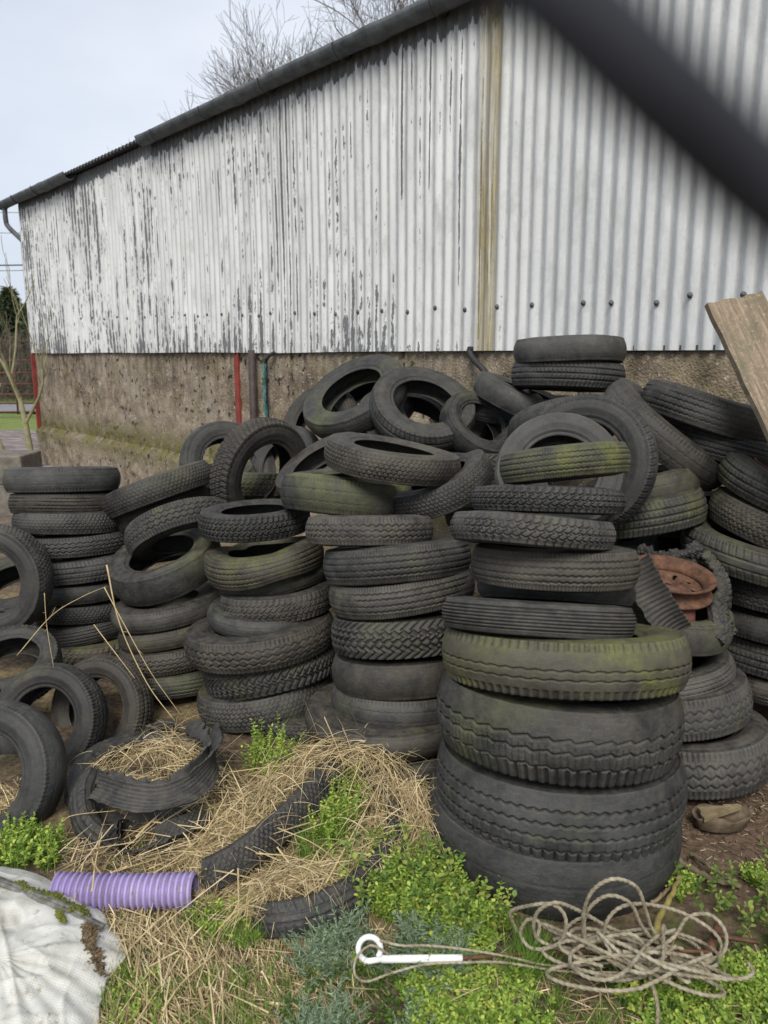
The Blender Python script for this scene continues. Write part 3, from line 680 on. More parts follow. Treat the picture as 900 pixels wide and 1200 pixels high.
T = [
 # far left stack
 ('f', 74, 563, 4.00, 128, 32, (.04,.13,1), 'worn', .25, 'topmost tyre of the far left stack, worn smooth', G1, .3),
 ('f', 77, 591, 4.00, 124, 27, (.03,.12,1), 'ribs2', .15, 'second tyre from the top of the far left stack', G1, .3),
 ('f', 84, 615, 3.98, 128, 28, (.04,.10,1), 'hexf', .1, 'third tyre from the top of the far left stack, fine tread', G1, .3),
 ('f', 93, 642, 3.98, 124, 27, (0,.10,1), 'zig', .1, 'fourth tyre down in the far left stack', G1, .3),
 ('f', 103, 671, 3.98, 126, 30, (-.05,.10,1), 'car', .1, 'fifth tyre down in the far left stack, with ribbed tread', G1, .3),
 ('f', 104, 698, 3.98, 120, 24, (-.02,.10,1), 'worn', .1, 'sixth tyre down in the far left stack', G1, .3),
 ('f', 101, 722, 3.98, 122, 23, (0,.10,1), 'hexf', .1, 'seventh tyre down in the far left stack', G1, .3),
 ('f', 100, 747, 3.97, 124, 25, (-.05,.08,1), 'ribs2', .15, 'eighth tyre down in the far left stack', G1, .3),
 ('f', 112, 772, 3.95, 126, 25, (0, 0, 1), 'hexw', .4, 'bottom tyre of the far left stack, deep zigzag tread', G1, .5),
 # second stack
 ('f', 196, 690, 3.62, 134, 42, (-.30,-.22,1), 'bald', .45, 'bald tyre tipped towards the camera on top of the second stack, open ring facing up', G2, .5),
 ('f', 198, 728, 3.58, 130, 27, (-.12,.06,1), 'worn', .2, 'second tyre from the top of the second stack from the left', G2, .3),
 ('f', 202, 752, 3.57, 124, 24, (-.18,.08,1), 'sag', .45, 'third tyre down in the second stack, greenish and squashed', G2, .3),
 ('f', 206, 779, 3.56, 128, 30, (-.08,.1,1), 'zig', .15, 'fourth tyre down in the second stack from the left', G2, .3),
 ('f', 210, 809, 3.55, 132, 30, (-.05,.08,1), 'ribs2', .5, 'bottom tyre of the second stack, green with algae', G2, .3),
 # third stack
 ('f', 299, 622, 3.5, 132, 34, (-.04,.02,1), 'hex', .05, 'chunky block tread tyre on top of the third stack', G3, .3),
 ('f', 311, 670, 3.42, 142, 40, (-.12,.08,1), 'sag2', .5, 'sagging tyre with a mossy lower edge, second in the third stack', G3, .5),
 ('f', 322, 690, 3.48, 132, 24, (-.20,.12,1), 'worn', .45, 'thin tyre with a moss spot, third in the third stack', G3, .3),
 ('f', 326, 717, 3.38, 136, 34, (-.08,.12,1), 'hexw', .05, 'block tread tyre halfway down the third stack', G3, .3),
 ('f', 312, 741, 3.36, 138, 26, (.04,.02,1), 'worn', .1, 'smooth tyre pushed left, just below the halfway block tread one', G3, .3),
 ('f', 306, 772, 3.30, 178, 42, (-.10,.06,1), 'zig', .15, 'widest tyre of the third stack, overhanging to the left', G3, .4),
 ('f', 317, 801, 3.30, 156, 44, (-.20,.14,1), 'lug', .3, 'deep lugged tread tyre, second from the bottom of the third stack', G3, .4),
 ('f', 312, 838, 3.30, 160, 42, (-.14,.14,1), 'hexf', .35, 'bottom visible tyre of the third stack, greenish', G3, .5),
 ('f', 360, 868, 3.25, 150, 36, (0, 0, 1), 'hexf', .3, 'tyre in the shade at the ground between third and middle stacks', G3, .3),
 # middle stack
 ('f', 433, 623, 3.00, 152, 38, (0,.20,1), 'zig', .1, 'narrow brownish tyre lying level on top of the middle stack', G4, .9),
 ('f', 465, 663, 2.98, 178, 48, (-.10,.20,1), 'ribs', .4, 'zigzag groove tyre with moss at its right, second in the middle stack', G4, .4),
 ('f', 471, 703, 2.96, 174, 45, (-.11,.2,1), 'ribs2', .1, 'brown scuffed tyre, third in the middle stack', G4, .8),
 ('f', 470, 752, 2.93, 166, 50, (-.06,.2,1), 'chev', .1, 'deep zigzag block tread tyre, fourth in the middle stack', G4, .4),
 ('f', 470, 803, 2.92, 164, 47, (-.02,.18,1), 'bald', .1, 'bald tyre, fifth down in the middle stack', G4, .3),
 ('f', 468, 842, 2.91, 164, 42, (0,.15,1), 'worn', .35, 'sixth tyre in the middle stack, yellowish lower edge', G4, .4),
 ('f', 452, 882, 2.86, 192, 36, (.03,.05,1), 'bald', .3, 'wide tyre jutting out near the foot of the middle stack', G4, .5),
 ('f', 470, 910, 2.88, 172, 34, (0, 0, 1), 'bald', .7, 'green mossy tyre at the foot of the middle stack', G4, .4),
 # big front stack
 ('f', 639, 1050, 2.33, 296, 90, (0, 0, 1), 'tbald', .05, 'bald lorry tyre at the bottom of the big front stack', G5, .2),
 ('f', 650, 976, 2.33, 288, 100, (-.015,.12,1), 'trib', .05, 'ribbed black lorry tyre, second from the ground in the front stack', G5, .2),
 ('f', 650, 880, 2.33, 284, 102, (.015,.15,1), 'tstep', .30, 'stepped tread lorry tyre, third from the ground in the front stack', G5, .6),
 ('f', 658, 788, 2.33, 286, 76, (-.04,.24,1), 'tmoss', .85, 'green algae covered lorry tyre in the front stack', G5, .4),
 ('f', 629, 727, 2.32, 226, 44, (0,.31,1), 'fine', .25, 'narrow fine ribbed tyre on the green lorry tyre', G5, .6),
 ('f', 650, 690, 2.50, 184, 34, (0,.3,1), 'bald', .1, 'plain tyre mostly hidden behind the fine ribbed one', G5, .4),
 ('f', 648, 671, 2.42, 198, 52, (-.02,.18,1), 'ribs', .15, 'wide grooved tyre with a white chalk fleck in the front stack', G5, .4),
 ('f', 623, 621, 2.36, 195, 40, (.02,.24,1), 'hexw', .15, 'brown block tread tyre, third from the top of the front stack', G5, .9),
 ('f', 641, 585, 2.40, 180, 34, (-.01,.20,1), 'hex', .12, 'crisp interlocking block tread tyre, second in the front stack', G5, .3),
 ('f', 661, 541, 2.42, 152, 42, (-.14,.17,1), 'ribs', .72, 'pale green tilted tyre on the very top of the front stack', G5, .7),
 # small stack to the right of the front stack
 ('f', 797, 912, 2.78, 196, 66, (-.10,.06,1), 'zig', .15, 'biggest tyre at the bottom of the stack beside the lorry tyres', G6, .9),
 ('f', 786, 848, 2.78, 172, 56, (-.16,.06,1), 'zig', .1, 'second tyre up in the stack beside the lorry tyres', G6, .7),
 ('f', 777, 815, 2.80, 154, 34, (-.2,.0,1), 'ribs', .05, 'dark tyre with its top showing above the second one', G6, .6),
 ('f', 785, 762, 2.85, 110, 30, (-.20, -.03, 1), 'bald', .2, 'small bald tyre under the shredded wheel', G6, .6),
 # right edge stack
 ('f', 925, 590, 3.15, 168, 44, (.34, -.10, 1), 'car', .5, 'top tyre of the right edge stack, tilted down to the right with moss', G7, .4),
 ('f', 915, 630, 3.15, 172, 44, (.30,.06,1), 'hexf', .35, 'second tyre of the right edge stack, with a lichen spot', G7, .6),
 ('f', 886, 668, 3.12, 176, 44, (.16,.0,1), 'car2', .5, 'third tyre of the right edge stack, sticking out to the left', G7, .5),
 ('f', 905, 706, 3.12, 150, 36, (.1,.12,1), 'zig', .2, 'fourth tyre down in the right edge stack', G7, .5),
 ('f', 915, 746, 3.12, 164, 34, (.06,.14,1), 'worn', .1, 'fifth tyre down in the right edge stack', G7, .4),
 ('f', 920, 784, 3.12, 160, 44, (.05,.14,1), 'car', .1, 'sixth tyre down in the right edge stack, dusty ribs', G7, 1.),
 ('f', 922, 822, 3.12, 160, 34, (0,.12,1), 'ribs2', .15, 'bottom tyre of the right edge stack, brown with mud', G7, 1.),
 # loose tyres at the left
 ('c', -4, 680, 3.55, 134, .15, (-.55, -.85, .10), 'hexf', .05, 'tyre standing upright at the left frame edge', GL, .3),
 ('c', 14, 780, 3.20, 112, .14, (-.10, -.42, 1), 'hex', .1, 'block tread tyre lying tilted below the upright one at the left edge', GL, .3),
 ('c', 58, 846, 2.95, 138, .14, (-.50, -.78, .42), 'zig', .2, 'leaning tyre second from the left in the lower left group', GL, .4),
 ('c', 120, 830, 3.15, 126, .13, (-.58, -.75, .35), 'car', .1, 'leaning tyre behind and right of the other leaning one', GL, .3),
 ('c', -10, 908, 2.50, 176, .15, (-.55, -.74, .38), 'worn', .05, 'nearest tyre at the left frame edge, leaning with straw inside', GL, .2),
 ('c', 22, 690, 3.85, 120, .14, (-.2, -.3, 1), 'bald', .4, 'green tyre seen through the hole of the upright one', GL, .3),
 # the heap, left part
 ('c', 184, 573, 4.05, 136, .135, (-.34, .16, 1), 'hexf', .1, 'flat tyre sloping down to the left behind the first stack', GT, .3),
 ('c', 190, 598, 4.1, 116, .13, (-.36, .22, 1), 'bald', .1, 'dark bald tyre beneath the sloping one', GT, .2),
 ('c', 212, 622, 3.75, 130, .14, (-.28, .62, 1), 'zig', .4, 'arched tyre with zigzag tread raised at its near side', GT, .5),
 ('c', 243, 568, 4.5, 120, .13, (-.2, -.1, 1), 'hexf', .3, 'tyre tucked behind the upright arch', GT, .4),
 ('c', 306, 556, 4.05, 138, .14, (.62, -.70, -.16), 'hex', .05, 'block tread tyre standing up like an arch', GT, .3),
 ('c', 268, 548, 4.6, 118, .12, (.3, -.7, .4), 'bald', .1, 'dark tyre half hidden left of the arch', GT, .3),
 ('c', 300, 570, 4.5, 126, .14, (0, .2, 1), 'hexw', .7, 'mossy block tread tyre seen through the arch', GT, .3),
 ('c', 335, 545, 4.6, 100, .12, (-.6, -.6, .5), 'bald', .1, 'small dark tyre just right inside the arch', GT, .2),
 ('c', 376, 500, 4.75, 104, .13, (-.55, -.72, .45), 'zig', .1, 'ring leaning left at the back of the heap near the brown pipe', GT, .3),
 ('c', 416, 465, 4.45, 132, .14, (-.46, -.48, .80), 'worn', .4, 'tilted ring high on the heap left of the topmost ring', GT, .4),
 ('c', 480, 497, 4.4, 132, .14, (.12, -.56, .80), 'hexf', .05, 'tyre directly below the ring facing the camera', GT, .2),
 ('c', 495, 479, 4.2, 128, .145, (.20, -.60, .76), 'car2', .1, 'ring with its round hole facing the camera at the heap top', GT, .4),
 ('c', 508, 490, 4.50, 130, .14, (.20, -.55, .78), 'worn', .05, 'dark tyre nested behind the ring facing the camera, seen through its hole', GT, .2),
 ('c', 430, 478, 4.75, 126, .14, (-.40, -.45, .80), 'bald', .05, 'dark tyre seen through the hole of the tilted ring', GT, .2),
 ('c', 378, 548, 3.95, 122, .12, (-.46, -.22, .85), 'bald', .35, 'thin smooth tyre sloping up to the right behind the ribbed one', GT, .4),
 ('f', 407, 586, 3.40, 158, 48, (.03,.05,1), 'sag', .55, 'big ribbed tyre with a collapsed right side and yellow moss', GT, .5),
 ('c', 460, 538, 3.30, 164, .125, (.16,-.02,1), 'hexf', .1, 'grey tyre sloping down to the right over the ribbed one', GT, .7),
 ('c', 512, 573, 3.35, 140, .13, (-.42,.0,.9), 'sag3', .1, 'curved smooth tyre bending up to the right', GT, .5),
 ('c', 565, 545, 4.0, 112, .13, (0, .1, 1), 'chev', .05, 'block tread tyre in the gap between middle and front stacks', GT, .2),
 ('c', 560, 500, 4.15, 96, .12, (.45, -.50, .6), 'bald', .1, 'dark tyre leaning right of the ring facing the camera', GT, .3),
 ('c', 590, 505, 4.3, 118, .13, (-.6, -.2, .6), 'hexf', .05, 'tyre showing its curved sidewall above the gap', GT, .3),
 ('c', 580, 480, 4.5, 110, .13, (.1, 0, 1), 'ribs2', .05, 'tyre lying flat deep behind the gap', GT, .3),
 ('c', 616, 470, 4.3, 130, .135, (.40, -.06, 1), 'bald', .05, 'smooth tyre slanting down to the right by the black pipe', GT, .4),
 ('c', 667, 412, 4.05, 131, .13, (-.01,.06,1), 'bald', .02, 'highest tyre of the whole heap, black with reddish flecks', GT, .6),
 ('c', 665, 441, 4.08, 134, .14, (.03,.08,1), 'car', .02, 'tyre right beneath the highest one', GT, .3),
 ('c', 660, 500, 3.95, 132, .14, (-.22, .42, 1), 'worn', .1, 'arched grey tyre behind the large standing ring', GT, .4),
 ('c', 686, 543, 3.08, 166, .14, (-.24, -.90, .22), 'car2', .02, 'largest ring standing on edge near the wall', GT, .3),
 ('c', 655, 556, 2.92, 152, .13, (.02, -.84, .42), 'bald', .05, 'dark ring leaning back behind the pale green tyre', GT, .5),
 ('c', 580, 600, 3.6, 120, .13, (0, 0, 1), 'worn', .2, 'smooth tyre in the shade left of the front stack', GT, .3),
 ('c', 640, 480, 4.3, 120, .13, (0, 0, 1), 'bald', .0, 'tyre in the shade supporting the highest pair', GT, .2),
 # right heap
 ('c', 780, 508, 3.50, 172, .15, (.62, -.06, .80), 'worn', .05, 'plain tyre leaning steeply down to the right', GR, .4),
 ('c', 828, 483, 3.45, 156, .15, (.26,.08,1), 'ribs2', .05, 'grey tyre at the upper right under the plank', GR, .5),
 ('c', 850, 524, 3.45, 150, .13, (.30,.08,1), 'ribs2', .05, 'dark tyre wedged below the upper right one', GR, .2),
 ('c', 752, 572, 3.35, 128, .14, (-.24,.04,1), 'worn', .2, 'upper of two tyres behind the rusty wheel', GR, .3),
 ('c', 750, 600, 3.30, 150, .15, (-.22,.06,1), 'car', .75, 'lower of two tyres behind the rusty wheel, with a green edge', GR, .3),
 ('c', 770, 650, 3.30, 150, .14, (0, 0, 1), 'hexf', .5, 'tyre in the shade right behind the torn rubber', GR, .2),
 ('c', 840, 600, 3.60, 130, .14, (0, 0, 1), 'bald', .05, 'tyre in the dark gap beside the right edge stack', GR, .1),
 ('c', 700, 640, 3.40, 140, .14, (0, 0, 1), 'hexf', .1, 'tyre hidden low behind the front stack', GR, .1),
]
TY = []
for row in T:
    TY.append(tyre(*row[:11], dust=row[11]))

# ------------------------------------------------------------------ torn rubber, wheel, cut tyres
def arcpath(P, outw, n=160):
    """path for a length of tyre: P crown points, outw direction(s) the tread faces"""
    Q = spline(P, n); Tn = np.gradient(Q, axis=0); Tn /= np.linalg.norm(Tn, axis=1)[:, None]
    O = np.asarray(outw, float)
    if O.ndim == 2: O = spline(O, n)
    else: O = np.repeat(O[None], n, 0)
    Rr = O-Tn*np.sum(O*Tn, axis=1)[:, None]; Rr /= np.linalg.norm(Rr, axis=1)[:, None]
    A = np.cross(Rr, Tn); s = np.concatenate([[0], np.cumsum(np.linalg.norm(np.diff(Q, axis=0), axis=1))])
    return dict(P=Q, R=Rr, A=A, s=s)
def tyre_arc(name, P, outw, kind='worn', W=.13, Hf=.3, D=.58, parent=None, n=260, **kw):
    o = tyre_mesh(name, kind, D=D, W=W, Hf=Hf, path=arcpath(P, outw, n), nt=30, **kw); col.objects.link(o)
    o['moss'] = .05; o['dust'] = .3
    if parent: reparent(o, parent)
    return o
def strip(name, P, across, w, th=.011, curl=.02, kind='hex', dep=.006, jag=.012, parent=None, n=200, m=26, seed=3, moss=.05):
    """a torn band of tread: P centre line, across = width direction, tread faces cross(T, across)"""
    Q = spline(P, n); Tn = np.gradient(Q, axis=0); Tn /= np.linalg.norm(Tn, axis=1)[:, None]
    A = np.asarray(across, float); A = spline(A, n) if A.ndim == 2 else np.repeat(A[None], n, 0)
    A = A-Tn*np.sum(A*Tn, axis=1)[:, None]; A /= np.linalg.norm(A, axis=1)[:, None]; Nn = np.cross(Tn, A)
    s = np.concatenate([[0], np.cumsum(np.linalg.norm(np.diff(Q, axis=0), axis=1))]); L_ = s[-1]
    v = np.linspace(-1, 1, m); S, Vv = np.meshgrid(s, v, indexing='ij')
    hw = (w/2)*(1+0*S); j = jag*(fbm(S*45, Vv*0+seed, 1, 4)-.5)*2; j2 = jag*(fbm(S*45, Vv*0+seed+9, 2, 4)-.5)*2
    X = Vv*hw + np.where(Vv > 0, j*np.abs(Vv)**3, j2*np.abs(Vv)**3)
    g = tread_h(kind, S+.003*seed, X, max(L_, .4), w*.5, 0) if kind else 0*S
    off = -curl*Vv**2-dep*g
    top = Q[:, None]+A[:, None]*X[..., None]+Nn[:, None]*off[..., None]
    bot = Q[:, None]+A[:, None]*X[..., None]+Nn[:, None]*(-curl*Vv**2-th-.0015*np.cos(S*400))[..., None]
    V = np.concatenate([top.reshape(-1, 3), bot.reshape(-1, 3)]); idx = np.arange(n*m).reshape(n, m); b_ = idx+n*m
    F1 = np.stack([idx[:-1, :-1], idx[1:, :-1], idx[1:, 1:], idx[:-1, 1:]], -1).reshape(-1, 4)
    F2 = np.stack([b_[:-1, :-1], b_[:-1, 1:], b_[1:, 1:], b_[1:, :-1]], -1).reshape(-1, 4)
    def wallq(a, b): return np.stack([a[:-1], b[:-1], b[1:], a[1:]], -1)
    F3 = np.concatenate([wallq(idx[:, 0], b_[:, 0]), wallq(idx[:, -1], b_[:, -1])[:, ::-1], wallq(idx[0, :], b_[0, :])[:, ::-1], wallq(idx[-1, :], b_[-1, :])])
    o = mesh_obj(name, V, np.concatenate([F1, F2, F3]), M['rubber'], None, True, {'groove': np.concatenate([np.ravel(g), 0*np.ravel(g)]), 'side': np.concatenate([0*S.ravel(), .6+0*S.ravel()])})
    o['moss'] = moss; o['dust'] = .4
    if parent: reparent(o, parent)
    return o
# shredded tyre on the ground at the left
c = at(172, 925, 2.62)
sh = empty('tyre_remains', (c[0], c[1], 0)); tag(sh, 'shredded tyre torn open into curling bands, straw growing through its ring', 'tyre', 'burst tyres')
t1 = tyre('c', 174, 925, 2.66, 190, .17, (.0, -.10, 1), 'collapse', .1, None, None, .5); reparent(t1, sh); t1.name = 'carcass'
for k in ('category',): del t1[k]
q = lambda *pts, dy=0: [at(a, b, y-dy) for a, b, y in pts]
strip('torn_band', q((118, 935, 2.50), (140, 938, 2.44), (175, 945, 2.40), (215, 932, 2.44), (245, 905, 2.52), (262, 872, 2.64)), [(0, -.55, .8)], .07, curl=.012, kind=None, jag=.010, parent=sh, seed=4) if False else None
strip('torn_band', q((112, 922, 2.52), (150, 934, 2.42), (190, 936, 2.40), (228, 920, 2.46), (252, 888, 2.60), (250, 858, 2.78), dy=.14), (0, .8, .6), .085, curl=-.014, kind='fine', dep=.0025, jag=.008, parent=sh, seed=4)
strip('torn_band', q((112, 908, 2.60), (145, 920, 2.50), (190, 922, 2.48), (226, 905, 2.55), (246, 872, 2.72), (222, 850, 2.90), dy=.12), (0, .9, .45), .05, curl=-.008, kind=None, jag=.022, parent=sh, seed=5)
tyre_arc('torn_band', q((96, 905, 2.62), (86, 930, 2.50), (92, 965, 2.42), (118, 988, 2.36), (136, 975, 2.33), dy=.12), (-.5, -.6, .5), 'car2', .085, .22, parent=sh, n=150)
tyre_arc('torn_band', q((182, 978, 2.36), (205, 968, 2.37), (232, 958, 2.42), (240, 950, 2.46), dy=.12), (.1, -.6, .75), 'hexfine', .065, .2, parent=sh, n=110, seed=6, jag=.03)
strip('torn_band', q((120, 985, 2.36), (150, 1000, 2.32), (185, 992, 2.33), (200, 985, 2.36), dy=.12), (0, .4, -.9), .06, curl=.006, kind='hexfine', dep=.004, jag=.02, parent=sh, seed=8)
strip('torn_band', q((112, 905, 2.66), (140, 880, 2.82), (175, 858, 2.98), (205, 848, 3.02)), (0, .3, .95), .05, curl=.01, kind='car', dep=.004, jag=.02, parent=sh, seed=9)
# two lengths of cut tyre lying in the straw
t2 = tyre_arc('cut_tyre', [gnd(236, 1028, .06), gnd(250, 1025, .075), gnd(290, 1002, .09), gnd(335, 965, .10), gnd(375, 925, .12), gnd(398, 893, .14), gnd(403, 872, .10)], (.45, -.72, .55), 'hexfine', .10, .22, seed=3, n=420)
tag(t2, 'straight-lying length of cut tyre beside the end of the purple pipe', 'tyre', 'cut tyre lengths in the straw')
t3 = tyre_arc('cut_tyre', [gnd(296, 1078, .03), gnd(325, 1078, .07), gnd(375, 1068, .08), gnd(425, 1040, .10), gnd(462, 1000, .11), gnd(478, 960, .12), gnd(468, 925, .14), gnd(440, 895, .14)], [(-.2, -.8, .6), (.1, -.8, .6), (.5, -.6, .6), (.8, .1, .6), (.7, .3, .6)], 'car2', .095, .22, seed=4, n=460)
tag(t3, 'curved length of cut tyre half buried under straw near the weeds', 'tyre', 'cut tyre lengths in the straw')
# rusty wheel with shredded tyre on the stack right of the lorry tyres
wc = at(786, 700, 2.72)
wh = empty('rusty_wheel', tuple(wc)); tag(wh, 'rusty steel wheel rim ringed by torn rubber on top of a stack', 'wheel', 'burst tyres')
def rim(name, c, axis, Dr, mat, parent, flat=1.):
    """lathe rim well and a dished centre with hub and stud holes"""
    k = Dr/.36; q = Vector(axis).to_track_quat('Z', 'Y').to_matrix(); mb = MB()
    prof = [(.180, .066), (.186, .070), (.186, .062), (.176, .055), (.168, .050), (.166, .030), (.150, .018), (.147, -.02), (.165, -.045), (.176, -.055), (.184, -.062), (.184, -.068), (.172, -.058), (.160, -.045), (.143, -.022), (.143, .014), (.160, .028), (.162, .048), (.172, .056)]
    nn = 72; V = []
    for j in range(nn):
        a = 2*math.pi*j/nn; dd = 1+.006*math.sin(3*a)
        for r_, z_ in prof: V.append((r_*k*math.cos(a)*dd, r_*k*math.sin(a)*dd, z_*k*flat))
    m_ = len(prof); Fc = [(j*m_+i, ((j+1) % nn)*m_+i, ((j+1) % nn)*m_+(i+1) % m_, j*m_+(i+1) % m_) for j in range(nn) for i in range(m_)]
    mb.add(V, Fc)
    rr = np.linspace(.026, .146, 34); nn = 120; V = []
    hz = lambda r: -.022+.030*math.exp(-((r-.062)/.022)**2)-.006*math.exp(-(r/.035)**2)+.008*max(0, (r-.12)/.026)
    for r_ in rr:
        for j in range(nn): a = 2*math.pi*j/nn; V.append((r_*k*math.cos(a), r_*k*math.sin(a), hz(r_)*k))
    holes = [(.052*math.cos(2*math.pi*i/4+.4), .052*math.sin(2*math.pi*i/4+.4), .0085) for i in range(4)]+[(.105*math.cos(2*math.pi*i/8), .105*math.sin(2*math.pi*i/8), .0125) for i in range(8)]
    Fc = []
    for i in range(len(rr)-1):
        for j in range(nn):
            rm = (rr[i]+rr[i+1])/2; a = 2*math.pi*(j+.5)/nn; x, y = rm*math.cos(a), rm*math.sin(a)
            if any((x-hx)**2+(y-hy)**2 < hr*hr for hx, hy, hr in holes): continue
            Fc.append((i*nn+j, i*nn+(j+1) % nn, (i+1)*nn+(j+1) % nn, (i+1)*nn+j))
    mb.add(V, Fc)
    V = np.concatenate(mb.V) @ np.array(q).T + np.asarray(c)
    o = mesh_obj(name, V, mb.F, mat, None, True)
    sm_ = o.modifiers.new('t', 'SOLIDIFY'); sm_.thickness = .003; sm_.offset = -1
    reparent(o, parent); return o
rim('rim', at(783, 681, 2.70), (.05, -.16, 1), .31, M['rust'], wh, .55)
tc_ = tyre('c', 790, 727, 2.74, 132, .12, (.05, -.02, 1), 'bald', .6, None, None, .9); del tc_['category']; reparent(tc_, wh); tc_.name = 'carcass'
# exposed hub below the rim
mb = MB(); cc = at(797, 715, 2.62); mb.tube([cc+np.array([0, 0, -.06]), cc+np.array([0, 0, .02])], [.055, .05], 24); o = mb.build('hub', M['rustred'], None, True); reparent(o, wh)
strip('torn_band', q((742, 660, 2.58), (758, 690, 2.53), (774, 718, 2.50), (790, 742, 2.50)), (-.75, -.15, -.75), .115, curl=.02, kind='zig', jag=.006, parent=wh, seed=2, th=.014, moss=.1)
strip('torn_band', q((745, 646, 2.95), (768, 652, 2.88), (792, 652, 2.86), (826, 642, 2.88)), (.0, .35, .95), .055, curl=.022, kind='lug', jag=.02, parent=wh, seed=6, th=.014)
strip('torn_band', q((832, 645, 2.90), (850, 668, 2.80), (856, 690, 2.70), (852, 715, 2.62), (864, 742, 2.60)), (.75, .25, -.5), .07, curl=.026, kind='lug', jag=.022, parent=wh, seed=7, th=.013, moss=.5)
tyre_arc('torn_band', q((838, 696, 2.70), (846, 715, 2.62), (848, 735, 2.57), (843, 748, 2.54)), (.3, -.7, .6), 'lug', .07, .2, parent=wh, n=100, seed=8, jag=.03)
# red rims showing inside two tyres
o = rim('rim', np.array(TY[46].location), tuple((Vector(TY[46].rotation_quaternion @ Vector((0, 0, 1))))), .33, M['rustred'], None) if False else None
for t_ in TY:
    if t_['label'].startswith('top tyre of the right edge') or t_['label'].startswith('small bald tyre'):
        ax = t_.rotation_quaternion @ Vector((0, 0, 1)); o = rim('rim', np.array(t_.location), tuple(ax), t_['_dm']*.60, M['rustred'], empty('tmp'))
        tmp = o.parent; o.parent = None; bpy.data.objects.remove(tmp)
        bpy.context.view_layer.update(); mw = Matrix.LocRotScale(t_.location, t_.rotation_quaternion, t_.scale)
        o.parent = t_; o.matrix_parent_inverse = mw.inverted()

# ------------------------------------------------------------------ purple duct
def duct():
    c0, c1 = gnd(66, 1043, .046), gnd(229, 1043, .056); ax = c1-c0; Ln = np.linalg.norm(ax); ax /= Ln
    c0 = c0+ax*.0; n = int(Ln/.0016); P = c0[None]+ax[None]*np.linspace(0, Ln, n)[:, None]
    s = np.linspace(0, Ln, n); p = .0185; w_ = np.cos(2*math.pi*s/p); r = .0475+.004*np.tanh(2.2*w_)
    P[:, 2] += -.006*np.sin(s/Ln*math.pi)
    m = Mat('purple_plastic', .45, .4); v = m.vec((1, 1, 1)); f = m.noise(v, 14, 6, .7)
    c = m.ramp(m.noise(v, 5, 3), [(.3, (.27, .21, .44)), (.7, (.40, .33, .58))])
    rr = m.attr('low'); c = m.mix(m.math('MULTIPLY', rr, m.mr(f, .35, .6, .35, .95)), c, (.11, .085, .10))
    c = m.mix(m.mr(m.noise(v, 60, 4, .8), .54, .66, 0, .75), c, (.22, .18, .12)); m.color(c); m.bump(f, .1, .002)
    mb = MB(); mb.tube(P, r, 40, cap=False)
    o = mesh_obj('corrugated_pipe', mb.V[0], mb.F, m.m, None, True, {'low': np.repeat(np.clip((-w_-.1), 0, 1), 40)})
    tag(o, 'purple corrugated plastic pipe lying on the straw', 'pipe')
    sm_ = o.modifiers.new('t', 'SOLIDIFY'); sm_.thickness = .003
duct()
